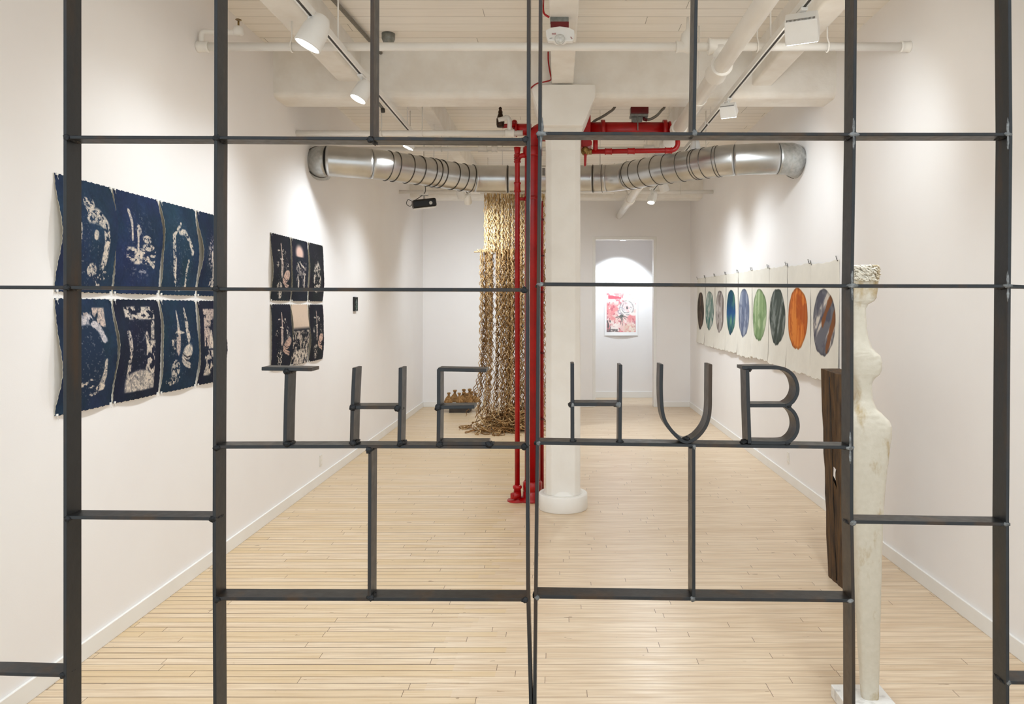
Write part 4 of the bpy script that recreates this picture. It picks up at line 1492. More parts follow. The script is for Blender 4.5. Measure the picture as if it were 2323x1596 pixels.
        A.put(A.line([(.35, .5), (.45, .66)], .05, .03) * A.tex(1.), PINK)
        A.put(A.rect(.1, .75, .95, 1) * A.tex(.7, 24, 30), C)
    sp = vnoise(h, w, 60, 50, idx + 500, 2)
    A.put(sstep(.74, .8, sp) * A.ell(.5, .55, .38, .42, 0, .2) * .5, (150, 148, 150), 0)
    return np.clip(A.c, 0, 255)


def to_lin(c):
    c = np.clip(c, 0, 255) / 255.0
    return np.where(c <= 0.04045, c / 12.92, ((c + 0.055) / 1.055) ** 2.4)


def sheet(name, art, pos, parent, thick=0.0012, mat='paint', back=None):
    """art: (h,w,3) sRGB, row 0 on top; pos(s,t) -> xyz with s right, t down"""
    h, w = art.shape[:2]
    vs = [tuple(pos(j / (w - 1), i / (h - 1))) for i in range(h) for j in range(w)]
    fs = [(i * w + j, (i + 1) * w + j, (i + 1) * w + j + 1, i * w + j + 1) for i in range(h - 1) for j in range(w - 1)]
    me = bpy.data.meshes.new(name)
    me.from_pydata(vs, [], fs)
    me.polygons.foreach_set('use_smooth', [True] * len(fs))
    at = me.color_attributes.new('Col', 'FLOAT_COLOR', 'POINT')
    lin = to_lin(art).reshape(-1, 3)
    at.data.foreach_set('color', np.concatenate([lin, np.ones((len(lin), 1))], 1).astype(np.float32).ravel())
    me.materials.append(M[mat])
    o = bpy.data.objects.new(name, me)
    COL.objects.link(o)
    o.parent = parent
    o.location = -Vector(parent.location)
    if thick:
        md = o.modifiers.new('paper', 'SOLIDIFY')
        md.thickness = thick
        md.offset = 0
        if back:
            me.materials.append(M[back])
            md.material_offset = 1
            md.material_offset_rim = 1
    return o


# ------------------------------------------------------------------ blue prints on the wall
def wallY(u, x):
    return abs(x) * F / abs(VX - u)


setA = [(121, 250), (253.5, 356), (360, 441), (444.5, 503)]
setB = [(612, 657), (659, 696), (698.5, 731)]
rows_A = [(2.222, 1.703), (1.674, 1.158)]
rows_B = [(2.203, 1.683), (1.655, 1.150)]
labels = [
    'navy print of a leafy arch, upper row, beside the gate post',
    'blue print of spires over a square white pool',
    'blue print of a thin pointed arch outline',
    'dark blue print of a small grotto, end of the upper row',
    'navy print of a smooth curved stone arch, lower row',
    'dark print of a walled path with a pale floor patch',
    'dark teal print of two spires and a fat striped shell',
    'print of a rocky cave mouth, end of the lower row',
    'black print of a thin candle and striped shell, upper row of the six',
    'black print with a soft pink glow over a lattice tower',
    'nearly black print of a speckled tall shrub',
    'black print of a shell and a pale column, lower row of the six',
    'print with blank beige sky over dark foliage',
    'black print of a candle above a shell, lower corner of the six',
]


def make_print(idx, y0, y1, zt0, zb0, group, seed, bow):
    root = thing('wall_print', labels[idx], 'print', (XL, (y0 + y1) / 2, (zt0 + zb0) / 2), group)
    rs = np.random.RandomState(seed)
    ph = rs.rand(6) * 6.28
    a1, a2 = bow * (0.8 + rs.rand() * 0.5), bow * (0.6 + rs.rand() * 0.6)
    low = seed % 2

    def pos(s, t):
        left = math.sin(PI * t) ** 1.3 + (0.35 * math.sin(2 * PI * t + ph[0]) * math.sin(PI * t))
        right = math.sin(PI * t) ** 1.3 + (0.35 * math.sin(2 * PI * t + ph[1]) * math.sin(PI * t))
        d = 0.004 + (a1 * left * (1 - s) ** 1.4 + a2 * right * s ** 1.4) + 0.012 * math.sin(PI * s) * t ** 6 + 0.006 * math.sin(PI * s) * math.sin(PI * t)
        e = 0.0
        yy = y0 + (y1 - y0) * s
        zz = zt0 + (zb0 - zt0) * t
        # deckled edges
        if s in (0.0, 1.0):
            yy += 0.0016 * math.sin(t * 61 + ph[2]) + 0.001 * math.sin(t * 143 + ph[3])
        if t in (0.0, 1.0):
            zz += 0.0016 * math.sin(s * 57 + ph[4]) + 0.001 * math.sin(s * 131 + ph[5])
        return (XL + max(d, 0.002), yy, zz)
    sheet('print_sheet', print_art(idx), pos, root, back='cream_paper')
    for yy in (y0 + 0.012, y1 - 0.012):
        for zz in (zt0 - 0.004, zb0 + 0.004):
            mb = MB()
            mb.box((XL, yy - 0.005, zz - 0.004), (XL + 0.011, yy + 0.005, zz + 0.006))
            mb.tube([(XL + 0.008, yy, zz), (XL + 0.012, yy + 0.004, zz - 0.022)], 0.0009, 5)
            mb.build('clip', 'trim', root)


for r_i in range(2):
    for c_i, (ua, ub) in enumerate(setA):
        make_print(r_i * 4 + c_i, wallY(ua, XL), wallY(ub, XL), rows_A[r_i][0], rows_A[r_i][1], 'eight large blue prints in two rows', 10 + r_i * 4 + c_i, 0.03)
for r_i in range(2):
    for c_i, (ua, ub) in enumerate(setB):
        make_print(8 + r_i * 3 + c_i, wallY(ua, XL), wallY(ub, XL), rows_B[r_i][0], rows_B[r_i][1], 'six dark prints in two rows', 30 + r_i * 3 + c_i, 0.02 if r_i else 0.014)

# tiny dark picture
ya_, yb_ = wallY(800.5, XL), wallY(808, XL)
sp_ = thing('small_picture', 'tiny dark upright picture alone on the wall past the six prints', 'picture', (XL, (ya_ + yb_) / 2, 1.645))
sc_ = F / ((ya_ + yb_) / 2)
z1_, z0_ = EYE + (VY - 673) / sc_, EYE + (VY - 705.5) / sc_
mb = MB().box((XL, ya_, z0_), (XL + 0.02, yb_, z1_))
mb.build('picture_block', 'black', sp_, bevel=0.002)
A = Art(40, 30, (34, 38, 38), 5)
A.put(A.line([(.6, .15), (.5, .4), (.55, .7), (.45, .9)], .06), (200, 205, 205))
A.put(A.ell(.5, .6, .5, .5) * A.tex(.3, 8, 8), (90, 110, 100))
sheet('picture_face', A.c, lambda s, t: (XL + 0.021, ya_ + 0.01 + (yb_ - ya_ - 0.02) * s, z1_ - 0.01 - (z1_ - z0_ - 0.02) * t), sp_, 0)

# ------------------------------------------------------------------ oval paintings on cloth
bounds = [1582.7, 1601, 1623, 1648, 1675.7, 1707.7, 1746, 1788, 1841, 1906]
ys_ = [wallY(u, XR) for u in bounds]
tops = [2.065, 2.06, 2.055, 2.05, 2.045, 2.04, 2.03, 2.015, 2.0]
bots = [1.085, 1.07, 1.07, 1.075, 1.06, 1.08, 1.06, 1.05, 1.04]
ovals = [  # centre u, half width u, top v, bottom v (photo pixels)
    (1591.2, 7.4, 660.9, 746.7), (1611.5, 9.6, 658.8, 748.7), (1635, 9.8, 657.2, 753.9), (1660.7, 10.4, 655.3, 758.7), (1690, 12.4, 653, 764.2),
    (1725.3, 16.1, 652.6, 772.9), (1765.9, 17.9, 652.2, 782.4), (1812.4, 23, 649.5, 793.1), (1872, 25.8, 651.6, 806.6)]
pal = [
    [(70, 60, 52), (104, 84, 70), (52, 46, 42)], [(128, 146, 138), (34, 92, 86), (212, 208, 202)], [(170, 162, 158), (108, 98, 94), (216, 210, 206)],
    [(36, 84, 90), (26, 66, 92), (84, 124, 100)], [(108, 118, 142), (148, 154, 170), (84, 92, 118)], [(132, 156, 110), (172, 188, 150), (104, 132, 88)],
    [(70, 78, 72), (126, 132, 128), (50, 58, 52)], [(196, 102, 34), (216, 132, 58), (156, 72, 26)], [(108, 108, 116), (206, 198, 188), (70, 70, 84)]]
olab = ['dark brown oval painted on hanging cloth', 'oval in teal and white streaks on hanging cloth', 'pale silver and grey oval on hanging cloth',
        'deep teal oval with blue band on hanging cloth', 'dusty blue-grey oval on hanging cloth', 'pale green oval on hanging cloth',
        'dark grey-green oval on hanging cloth', 'bright orange oval on hanging cloth', 'grey oval with cream and rust diagonal streaks on cloth']


def oval_art(k, y0, y1, zt0, zb0, h=150, w=96):
    """s runs from far (0) to near (1)"""
    art = np.ones((h, w, 3)) * np.array((226, 222, 212), float)
    art *= (0.97 + 0.05 * vnoise(h, w, 8, 6, 200 + k))[..., None]
    cu, hu, vt, vb = ovals[k]
    ya, yb = wallY(cu - hu, XR), wallY(cu + hu, XR)
    ym = wallY(cu, XR)
    ztp, zbt = EYE + (VY - vt) * ym / F, EYE + (VY - vb) * ym / F
    s0, s1 = (ya - y0) / (y1 - y0), (yb - y0) / (y1 - y0)
    t0, t1 = (zt0 - ztp) / (zt0 - zb0), (zt0 - zbt) / (zt0 - zb0)
    yy, xx = np.mgrid[0:1:h * 1j, 0:1:w * 1j]
    wob = (vnoise(h, w, 5, 5, 300 + k) - 0.5) * 0.06
    d = np.sqrt(((xx - (s0 + s1) / 2) / ((s1 - s0) / 2)) ** 2 + ((yy - (t0 + t1) / 2) / ((t1 - t0) / 2)) ** 2) + wob
    m = 1 - sstep(0.97, 1.01, d)
    # diagonal / vertical streak noise
    ang = {8: 0.9, 6: 0.5, 1: 0.35}.get(k, 0.12)
    u2 = xx * math.cos(ang) + yy * math.sin(ang) * 1.4
    v2 = -xx * math.sin(ang) + yy * math.cos(ang)
    big = vnoise(260, 260, 2.2, 16, 400 + k, 4)
    ui = np.clip(((u2 - u2.min()) / (u2.max() - u2.min()) * 259).astype(int), 0, 259)
    vi = np.clip(((v2 - v2.min()) / (v2.max() - v2.min()) * 259).astype(int), 0, 259)
    n1 = big[vi, ui]
    n2 = vnoise(h, w, 6, 5, 500 + k, 4)
    a = sstep(0.42, 0.62, n1)[..., None]
    b2 = sstep(0.5, 0.64, n2)[..., None]
    p0, p1, p2 = (np.array(q, float) for q in pal[k])
    c = p0 * (1 - a) + p1 * a
    c = c * (1 - b2 * 0.6) + p2 * b2 * 0.6
    if k == 8:
        for (ax, ay, bx, by, ww) in ((.82, .26, .48, .5, .05), (.9, .42, .62, .72, .06)):
            L = (bx - ax) ** 2 + (by - ay) ** 2
            t = np.clip(((xx - ax) * (bx - ax) + (yy - ay) * (by - ay)) / L, 0, 1)
            dd = np.hypot(xx - ax - t * (bx - ax), yy - ay - t * (by - ay))
            q = (1 - sstep(ww * 0.7, ww, dd + (n2 - .5) * 0.06))[..., None]
            c = c * (1 - q) + np.array((128, 82, 52), float) * q
    if k == 3:
        q = ((1 - sstep(.0, .2, np.abs(yy - .52)))[..., None]) * 0.7
        c = c * (1 - q) + np.array((26, 74, 140), float) * q
        q = (1 - sstep(.0, .12, np.abs(yy - .6)))[..., None] * 0.6 * a
        c = c * (1 - q) + np.array((130, 176, 120), float) * q
    dark = sstep(0.86, 1.0, d)[..., None] * 0.25
    c = c * (1 - dark)
    art = art * (1 - m[..., None]) + c * m[..., None]
    return art


for k in range(9):
    y0, y1 = ys_[k] - 0.004, ys_[k + 1] + 0.004
    zt0, zb0 = tops[k], bots[k]
    root = thing('oval_painting', olab[k], 'painting', (XR, (y0 + y1) / 2, (zt0 + zb0) / 2), 'nine oval paintings on joined cloth panels')
    rs = np.random.RandomState(60 + k)
    ph = rs.rand(6) * 6.28

    def pos(s, t, y0=y0, y1=y1, zt0=zt0, zb0=zb0, ph=ph):
        zz0 = zt0 - 0.010 * math.sin(PI * s) + 0.003 * math.sin(s * 22 + ph[0])
        zz1 = zb0 + 0.006 * math.sin(s * 19 + ph[1]) + 0.004 * math.sin(s * 47 + ph[2])
        d = 0.006 + 0.008 * abs(math.sin(PI * s)) * (0.4 + 0.6 * t) + 0.020 * t ** 5 + 0.003 * math.sin(s * 9 + t * 7 + ph[3])
        return (XR - d, y0 + (y1 - y0) * s, zz0 + (zz1 - zz0) * t)
    sheet('cloth_panel', oval_art(k, y0, y1, zt0, zb0), pos, root)
    mb = MB()
    for yy in (y0 - 0.025, y1 + 0.025):
        for sg in (-1, 1):
            mb.tube([(XR - 0.012, yy, zt0 - 0.012), (XR - 0.02, yy + sg * 0.012, zt0 + 0.026)], 0.0018, 5)
        mb.tube([(XR - 0.001, yy, zt0 - 0.012), (XR - 0.014, yy, zt0 - 0.012)], 0.003, 6)
    mb.build('hook', 'black', root)

# ------------------------------------------------------------------ red abstract painting in the far room
art = Art(170, 124, (236, 190, 184), 41)
h_, w_ = 170, 124
n1 = vnoise(h_, w_, 4, 4, 811, 5)[..., None]
n2 = vnoise(h_, w_, 5, 5, 812, 5)[..., None]
n3 = vnoise(h_, w_, 10, 10, 813, 4)[..., None]
c = art.c
c = c * (1 - sstep(.45, .62, n1)) + np.array((226, 120, 124), float) * sstep(.45, .62, n1)
c = c * (1 - sstep(.5, .66, n2)) + np.array((246, 232, 226), float) * sstep(.5, .66, n2)
c = c * (1 - .7 * sstep(.58, .68, n3)) + np.array((176, 50, 70), float) * .7 * sstep(.58, .68, n3)
art.c = c
art.put(art.rect(.6, .0, 1, .22) * .8, (244, 240, 212))
art.put(art.rect(.05, .05, .5, .14) * art.tex(.9, 8, 3), (190, 50, 70))
art.put(art.ell(.68, .38, .24, .19) * .85, (244, 242, 240))
for (rx_, ry_) in ((.26, .2), (.17, .14)):
    ring = art.ell(.68, .38, rx_, ry_) * (1 - art.ell(.68, .38, rx_ - .03, ry_ - .024))
    art.put(ring * art.tex(1.0, 10, 10), (110, 108, 112))
art.put(art.ell(.7, .37, .03, .04), (50, 52, 54))
art.put(art.ell(.5, .45, .13, .1) * art.tex(.8, 14, 12), (130, 124, 150))
for a_ in np.linspace(0.3, 2.9, 10):
    L_ = .18 + .1 * math.sin(a_ * 5)
    art.put(art.line([(.52, .56), (.52 + .8 * L_ * math.cos(a_), .56 + L_ * math.sin(a_))], .016, .008) * art.tex(1.5, 30, 30), (60, 64, 62))
art.put(art.rect(.0, .7, .14, 1) * art.tex(.5, 10, 30), (60, 60, 62))
art.put(art.rect(.0, .92, .45, 1) * art.tex(.7), (80, 74, 76))
art.put(art.rect(.6, .8, 1, 1) * .45, (214, 186, 150))
full_art = np.ones((196, 144, 3)) * 246.0
full_art[10:180, 10:134] = art.c * 0.72 + np.array((250, 240, 234)) * 0.28
py = YF
pa, pb = P(1371, 660, py), P(1447, 761, py)
rp_ = thing('abstract_painting', 'red and white abstract painting on paper seen through the doorway', 'painting', ((pa.x + pb.x) / 2, py, (pa.z + pb.z) / 2))
sheet('painted_paper', full_art, lambda s, t: (pa.x + (pb.x - pa.x) * s, py - 0.006 - 0.02 * t ** 4 * math.sin(PI * s), pa.z + (pb.z - pa.z) * t), rp_)

# ------------------------------------------------------------------ rope sculpture
YRo = 10.0
rope = thing('rope_sculpture', 'tall hanging curtain of wavy tan cords ending in a tangled heap on the floor', 'sculpture', (-0.58, YRo, 0))
rs = random.Random(3)


def strand(mb, x, y, z0, z1, amp, wl, r, x1=None, n=None, y1=None, mi=0):
    L = z0 - z1
    n = n or max(6, int(L / (wl / 5)))
    p1, p2 = rs.uniform(0, 6.28), rs.uniform(0, 6.28)
    f2 = rs.uniform(0.8, 1.3)
    x1 = x if x1 is None else x1
    y1 = y if y1 is None else y1
    pts = []
    for i in range(n + 1):
        t = i / n
        z = z0 - L * t
        a = amp * min(1, t * 6 + .2)
        e = t ** 4
        pts.append((x + (x1 - x) * e + a * math.sin(2 * PI * z / wl * f2 + p1) + a * .5 * math.sin(2 * PI * z / wl * 0.43 + p2),
                    y + (y1 - y) * e + a * math.cos(2 * PI * z / wl * f2 + p2), z))
    mb.tube(pts, r, 4, caps=False, mi=mi)


ztop_ = P(0, 440, YRo).z
zbar = P(0, 569, YRo).z
xl_, xr_ = P(1098, 0, YRo).x, P(1236, 0, YRo).x
mb = MB()
for i in range(190):
    strand(mb, rs.uniform(xl_, xr_), YRo + rs.uniform(-0.09, 0.09), ztop_, zbar - rs.uniform(-.02, .05), 0.010, 0.10, 0.0052, mi=(i % 3 == 0) * 1)
tag(mb.build('upper_cords', ['rope_pale', 'rope'], rope, fix=False), kind='stuff')
mb = MB()
for i in range(230):
    x = rs.uniform(xl_ - 0.04, xr_)
    tq = (x - (xl_ + xr_) / 2)
    # a thin slot in the curtain towards one side
    if abs(x - P(1121, 0, YRo).x) < 0.022 and rs.random() < 0.9:
        x += rs.choice((-0.04, 0.045))
    x1 = x + tq * rs.uniform(-.05, .32) + (rs.uniform(-.22, 0) if tq < -.3 and rs.random() < .3 else 0)
    if i % 3 == 0:
        strand(mb, x, YRo + rs.uniform(-0.09, 0.09), zbar + .02, rs.uniform(0.9, 1.6), 0.011, 0.10, 0.005, x1=x + rs.uniform(-.03, .03))
    else:
        strand(mb, x, YRo + rs.uniform(-0.09, 0.09), zbar + .02, rs.uniform(0.02, 0.3), 0.014, 0.115, 0.005, x1=x1, y1=YRo + rs.uniform(-.16, .16), mi=(i % 2))
tag(mb.build('lower_cords', ['rope', 'rope_shade'], rope, fix=False), kind='stuff')
mb = MB()
for i in range(420):
    a, rad = rs.uniform(0, 6.28), abs(rs.gauss(0, 0.5))
    rad = min(rad, 1.15)
    cx_, cy_ = -0.62 + rad * 0.66 * math.cos(a), YRo - 0.04 + rad * 0.42 * math.sin(a)
    hmax = 0.30 * max(0.06, 1 - rad / 0.95)
    cz_ = rs.uniform(0.012, 0.02 + hmax)
    R0 = rs.uniform(0.03, 0.085)
    ax = Quaternion(Vector((rs.uniform(-1, 1), rs.uniform(-1, 1), rs.uniform(0.1, 1.2))).normalized(), rs.uniform(0, 6.28))
    tilt = Vector((rs.uniform(-1, 1), rs.uniform(-1, 1), rs.uniform(.3, 2))).normalized()
    e1 = tilt.orthogonal().normalized()
    e2 = tilt.cross(e1)
    pts = []
    turns = rs.uniform(0.6, 1.6)
    drift = Vector((rs.uniform(-.1, .1), rs.uniform(-.1, .1), 0))
    for k in range(15):
        q = 2 * PI * turns * k / 14
        rr_ = R0 * (1 + .3 * math.sin(q * 1.7))
        p = Vector((cx_, cy_, cz_)) + e1 * rr_ * math.cos(q) + e2 * rr_ * math.sin(q) + drift * k / 14
        p.z = max(0.007, p.z)
        pts.append(p)
    mb.tube(pts, 0.0055, 4, caps=False, mi=i % 2)
tag(mb.build('cord_heap', ['rope', 'rope_shade'], rope, fix=False), kind='stuff')
mb = MB()
mb.tube([(xl_ - 0.13, YRo - 0.02, zbar - 0.015), (xr_ + 0.06, YRo - 0.02, zbar + 0.02)], 0.009, 8)
mb.build('cross_bar', 'rope', rope)
mb = MB()
for i in range(60):
    x = rs.uniform(xl_ - 0.1, xr_ + 0.02)
    pts = []
    x0_ = x
    for k in range(9):
        q = 2 * PI * k / 8
        pts.append((x0_ + k * 0.006 + rs.uniform(-.008, .008), YRo - .02 + .018 * math.cos(q), zbar + .018 * math.sin(q) + rs.uniform(-.004, .012)))
    mb.tube(pts, 0.0055, 4, caps=False)
tag(mb.build('bar_wrapping', 'rope_pale', rope, fix=False), kind='stuff')
mb = MB()
mb.tube([(xl_ - 0.05, YRo, ztop_ + 0.008), (xr_ + 0.05, YRo, ztop_ + 0.008)], 0.012, 8)
for x in (xl_ + 0.05, xr_ - 0.05):
    mb.tube([(x, YRo, ztop_), (x, YRo, CZ)], 0.003, 6)
mb.build('top_rod', 'white', rope)

# ------------------------------------------------------------------ sacks on a low bench
YS = 11.62
pl = thing('display_bench', 'low platform with pale top and dark base holding small sacks', 'bench', P(1045, 935, YS))
scs = F / YS
ztb = P(0, 912, YS).z
mb = MB()
mb.box((P(1003, 0, YS).x, YS - 0.14, ztb - 0.018), (P(1087, 0, YS).x, YS + 0.30, ztb))
mb.build('bench_top', 'trim', pl, bevel=0.002)
mb = MB()
mb.box((P(1021, 0, YS).x, YS - 0.10, 0), (P(1066, 0, YS).x, YS + 0.24, ztb - 0.018))
mb.build('bench_base', 'plinth_dark', pl)


def sack_mesh(seed, H=0.20, W=0.13):
    r_ = random.Random(seed)
    prof = [(0.30, 0.0), (0.50, 0.02), (0.50, 0.12), (0.43, 0.3), (0.31, 0.5), (0.19, 0.64), (0.105, 0.74), (0.10, 0.78), (0.15, 0.84), (0.21, 0.93), (0.17, 1.0), (0.05, 0.985)]
    n = 28
    ph = r_.uniform(0, 6)
    lean = r_.uniform(-0.10, 0.10)
    vs, fs = [], []
    for i, (rr_, z) in enumerate(prof):
        for j in range(n):
            a = 2 * PI * j / n
            fold = 1 + 0.10 * math.sin(a * 7 + ph) * (1 if 0.1 < z < 0.8 else 0.6) + (0.18 * math.sin(a * 3 + ph) if z > 0.8 else 0)
            vs.append((rr_ * W * fold * math.cos(a) + lean * W * z * z * 2, rr_ * W * fold * math.sin(a), z * H))
    for i in range(len(prof) - 1):
        for j in range(n):
            fs.append((i * n + j, i * n + (j + 1) % n, (i + 1) * n + (j + 1) % n, (i + 1) * n + j))
    fs += [tuple(reversed(range(n))), tuple((len(prof) - 1) * n + j for j in range(n))]
    return vs, fs, lean


sacks = [(1018.4, 0.0, 0.158, 'burlap sack at the free end of the bench, front row, next to the letter E'), (1031.6, .12, 0.185, 'tall narrow burlap sack in the back row, second along the bench'),
         (1045, 0.0, 0.155, 'wide burlap sack in the middle of the front row'), (1049.8, .1, 0.155, 'burlap sack peeking over the middle front sack'),
         (1054.2, .2, 0.19, 'tall burlap sack in the middle of the back row'), (1061.0, .09, 0.14, 'short burlap sack wedged between middle and corner sacks'),
         (1066.0, .2, 0.195, 'tallest burlap sack in the back row near the rope'), (1070.0, 0.0, 0.178, 'wide burlap sack in the front row near the rope'),
         (1078.5, .08, 0.145, 'burlap sack closest to the hanging rope')]
for k, (u, dy_, H_, lab) in enumerate(sacks):
    x_ = P(u, 0, YS + dy_).x
    loc = Vector((x_, YS - 0.06 + dy_, ztb))
    root = thing('burlap_sack', lab, 'sack', loc, 'small tied burlap sacks on the bench')
    W_ = 0.135 if dy_ > 0 else 0.125
    vs, fs, lean = sack_mesh(k + 5, H_, W_)
    mb = MB()
    mb.add([Vector(v_) + loc for v_ in vs], fs, True)
    mb.build('sack_cloth', 'burlap', root)
    mb = MB()
    z_ = 0.76 * H_
    ring = [loc + Vector((lean * W_ * .76 * .76 * 2 + 0.115 * W_ * math.cos(a_), 0.115 * W_ * math.sin(a_), z_)) for a_ in np.linspace(0, 2 * PI, 13)]
    mb.tube(ring, 0.004, 6, caps=False)
    mb.build('twine_tie', 'twine', root)

# ------------------------------------------------------------------ stone figure
YK = 3.05
fig = thing('stone_figure', 'tall slim white stone figure with ochre stains on a square marble base', 'sculpture', (P(1975, 0, YK).x, YK, 0))
mb = MB()
zb_ = 0.05
bx0, bx1 = 1.148, 1.352
by0, by1 = 2.95, 3.154
mb.box((bx0, by0, 0), (bx1, by1, zb_))
mb.build('marble_base', 'marble', fig, bevel=0.003)
prof = [  # v, left u, right u, half depth
    (1612, 1957, 1991, .026), (1550, 1953, 1991, .028), (1470, 1948, 1993, .032), (1400, 1945, 1994, .036), (1300, 1938, 1996, .042), (1200, 1932, 1998, .048),
    (1120, 1928, 2002, .052), (1060, 1924, 2008, .056), (1010, 1920, 2014, .058), (985, 1917, 2018, .058), (965, 1916, 2018, .057), (952, 1917, 2012, .055),
    (938, 1922, 1998, .052), (925, 1929, 1984, .046), (905, 1938, 1976, .040), (885, 1940, 1974, .038), (868, 1938, 1974, .038), (857, 1934, 1980, .040),
    (848, 1930, 1992, .043), (835, 1926, 1997, .045), (820, 1923, 1997, .046), (806, 1921, 1993, .046), (798, 1921, 1984, .045), (788, 1922, 1974, .042),
    (765, 1926, 1966, .036), (740, 1928, 1963, .033), (715, 1929, 1961, .032), (700, 1929, 1961, .032), (690, 1928, 1966, .035), (683, 1927, 1979, .040),
    (675, 1925, 1984, .043), (655, 1923, 1987, .046), (640, 1922, 1988, .047), (636, 1921, 1987, .049), (620, 1921, 1986, .049), (610, 1922, 1985, .047), (605, 1926, 1982, .040)]
fine = []
for i in range(len(prof) - 1):
    for s in range(4):
        t = s / 4
        fine.append(tuple(prof[i][k] + (prof[i + 1][k] - prof[i][k]) * t for k in range(4)))
fine.append(prof[-1])
n = 36
rf = random.Random(9)
vs, fs = [], []
for i, (v, ul, ur, hd) in enumerate(fine):
    z = EYE + (VY - v) / F * YK
    z = max(z, zb_ - 0.002) if i == 0 else z
    xa, xb = (ul - VX) / F * YK, (ur - VX) / F * YK
    cx_, hw = (xa + xb) / 2, (xb - xa) / 2
    cap = v < 638
    for j in range(n):
        a = 2 * PI * j / n
        ca, sa = math.cos(a), math.sin(a)
        ex = 0.62
        X = math.copysign(abs(ca) ** ex, ca)
        Yv = math.copysign(abs(sa) ** ex, sa)
        rough_ = rf.uniform(-0.0009, 0.0009)
        if cap:
            rough_ = 0.004 * math.sin(j * 2.1 + i * 1.9) + rf.uniform(-0.003, 0.003)
        vs.append((cx_ + (hw + rough_) * X, YK + (hd + rough_) * Yv, z + (rf.uniform(-.002, .002) if cap else 0)))
for i in range(len(fine) - 1):
    for j in range(n):
        fs.append((i * n + j, i * n + (j + 1) % n, (i + 1) * n + (j + 1) % n, (i + 1) * n + j))
fs += [tuple(reversed(range(n))), tuple((len(fine) - 1) * n + j for j in range(n))]
split = None
mb = MB().add(vs, fs, True)
mb.build('figure_body', 'stone', fig)
# curled hair cap: small carved ridges
mb = MB()
zc0, zc1 = EYE + (VY - 640) / F * YK, EYE + (VY - 603) / F * YK
xa, xb = (1923 - VX) / F * YK, (1986 - VX) / F * YK
for i in range(150):
    zz = rf.uniform(zc0 + 0.004, zc1 - 0.002)
    if i % 3 == 0:
        x = rf.uniform(xa + .004, xb - .004)
        y_ = YK + rf.uniform(-0.038, 0.038)
        zz = zc1 - 0.003
        dr = Vector((rf.uniform(.4, 1), rf.uniform(-.6, .6), 0)).normalized()
        nn = Vector((0, 0, 1))
    else:
        x = rf.uniform(xa, xb)
        y_ = YK - 0.049 * (1 - abs((x - (xa + xb) / 2) / ((xb - xa) / 2)) ** 5 * 0.45)
        dr = Vector((rf.uniform(.5, 1), 0, rf.uniform(-.7, .5))).normalized()
        nn = Vector((0, -1, 0))
    c0 = Vector((x, y_, zz))
    L_ = rf.uniform(.006, .013)
    up = nn.cross(dr)
    pts = [c0 - dr * L_, c0 - dr * L_ * .3 + nn * .003 + up * .0025, c0 + dr * L_ * .4 + nn * .003 - up * .002, c0 + dr * L_]
    mb.tube(pts, [0.0015, .0034, .0034, .0014], 5, caps=True)
mb.build('carved_hair', 'stone', fig, fix=False)

# ------------------------------------------------------------------ dark wooden beam
wb = thing('wooden_post', 'short upright post of dark weathered timber with a hole, behind the stone figure', 'sculpture', (1.69, 4.45, 0))
H_ = 1.245
lev = [0, .1, .25, .4, .5, .58, .66, .74, .82, .9, 1.0, 1.1, H_]
rw = random.Random(12)
vs, fs = [], []
# section ring, 16 points around the rectangle; two side notches carved in the outline
for z in lev:
    t = z / H_
    xN = 1.652 + (1.616 - 1.652) * t      # near corner x (front-left)
    xF = 1.640 + (1.598 - 1.640) * t      # far corner x
    yN, yF_ = 4.35, 4.555
    wd = 0.112
    notch = 0.0
    if .78 <= z <= .95:
        notch = 0.035 * math.sin(PI * (z - .76) / .2)
    ring = []
    k = 8
    for i in range(k):
        s = i / k
        ring.append((xN + wd * s - (notch * s ** 2), yN + 0.0))
    for i in range(k):
        s = i / k
        ring.append((xN + wd - notch + (xF - xN) * s, yN + (yF_ - yN) * s))
    for i in range(k):
        s = i / k
        ring.append((xF + wd - notch - (wd - notch) * s, yF_))
    for i in range(k):
        s = i / k
        ring.append((xF + (xN - xF) * s, yF_ + (yN - yF_) * s))
    for (x, y) in ring:
        vs.append((x + rw.uniform(-.003, .003), y + rw.uniform(-.003, .003), z + (0.0 if z in (0,) else rw.uniform(-.006, .006) if z < H_ else 0.016 * (y - 4.35) / .2)))
m_ = 32
for i in range(len(lev) - 1):
    for j in range(m_):
        fs.append((i * m_ + j, i * m_ + (j + 1) % m_, (i + 1) * m_ + (j + 1) % m_, (i + 1) * m_ + j))
fs += [tuple(reversed(range(m_))), tuple((len(lev) - 1) * m_ + j for j in range(m_))]
mb = MB().add(vs, fs, False)
wo = mb.build('timber_body', 'dark_wood', wb)
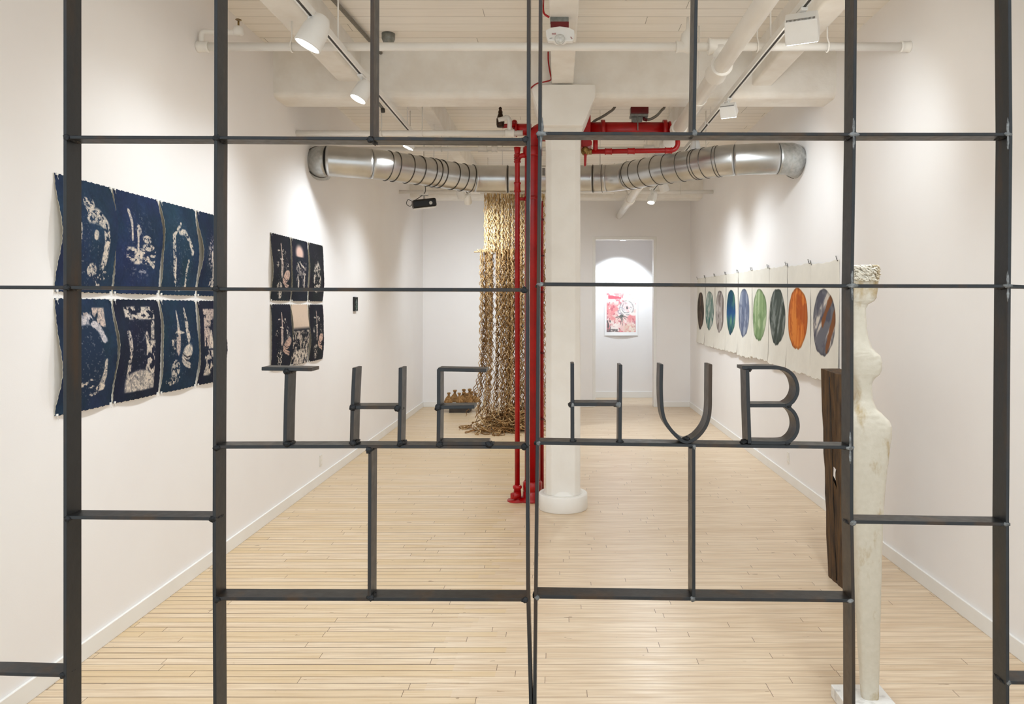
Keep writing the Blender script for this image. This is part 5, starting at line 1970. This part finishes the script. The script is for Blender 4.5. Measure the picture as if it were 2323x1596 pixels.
# carve the mortise hole straight through and bake it in
zc_h = EYE + (VY - 1078) / F * 4.47
cutm = MB()
cy_h = 4.455
cutm.prism([(cy_h - 0.040, zc_h - 0.066), (cy_h + 0.025, zc_h - 0.02), (cy_h + 0.018, zc_h + 0.062), (cy_h - 0.036, zc_h + 0.05), (cy_h - 0.010, zc_h + 0.0)], 1.4, 2.0, 'x')
cutm.v = [(x, y + (x - 1.645) * 2.7, z) for (x, y, z) in cutm.v]
co = cutm.build('cutter_tmp', 'dark_wood')
bm_ = wo.modifiers.new('cut', 'BOOLEAN')
bm_.operation = 'DIFFERENCE'
bm_.solver = 'EXACT'
bm_.object = co
bpy.context.view_layer.update()
dg = bpy.context.evaluated_depsgraph_get()
nm_ = bpy.data.meshes.new_from_object(wo.evaluated_get(dg))
wo.modifiers.clear()
wo.data = nm_
bpy.data.objects.remove(co)
# cracks and nail holes
mb = MB()
for (t0, t1, s) in ((1.22, .02, .58),):
    pts = []
    for i in range(14):
        z = t0 + (t1 - t0) * i / 13
        t = z / H_
        xN = 1.652 + (1.616 - 1.652) * t
        xF = 1.640 + (1.598 - 1.640) * t
        pts.append((xF + (xN - xF) * s - 0.0005 + rw.uniform(-.002, .0005), 4.555 - .205 * s + rw.uniform(-.004, .004), z))
    mb.tube(pts, 0.0022, 5)
mb.build('crack', 'black', wb)
mb = MB()
for z in (.07, .1, .13, .155, .185):
    mb.lathe([(0.008, 0), (0.007, 0.002)], 10, Matrix.Translation((1.650 - 0.026 * z / H_, 4.40, z)) @ Matrix.Rotation(-PI / 2, 4, 'Y'))
mb.build('nail_hole', 'black', wb)

# ------------------------------------------------------------------ world, camera, view
w = bpy.data.worlds.new('World')
SC.world = w
w.use_nodes = True
bg = w.node_tree.nodes['Background']
bg.inputs[0].default_value = (0.87, 0.95, 1.0, 1)
bg.inputs[1].default_value = 0.9

cam_d = bpy.data.cameras.new('camera')
cam = bpy.data.objects.new('camera', cam_d)
COL.objects.link(cam)
cam.location = (0, 0, EYE)
cam.rotation_euler = (PI / 2, 0, 0)
cam_d.sensor_fit = 'HORIZONTAL'
cam_d.sensor_width = 36
cam_d.lens = F / 2323 * 36
cam_d.shift_x = -(VX - 1161.5) / 2323
cam_d.shift_y = (VY - 798) / 2323
cam_d.clip_start = 0.05
SC.camera = cam

SC.view_settings.view_transform = 'Standard'
SC.view_settings.look = 'None'
SC.view_settings.gamma = 1
SC.view_settings.use_curve_mapping = False
SC.view_settings.exposure = 0.70
SC.cycles.use_denoising = True
SC.cycles.max_bounces = 10
SC.cycles.diffuse_bounces = 6
SC.cycles.sample_clamp_indirect = 6.0
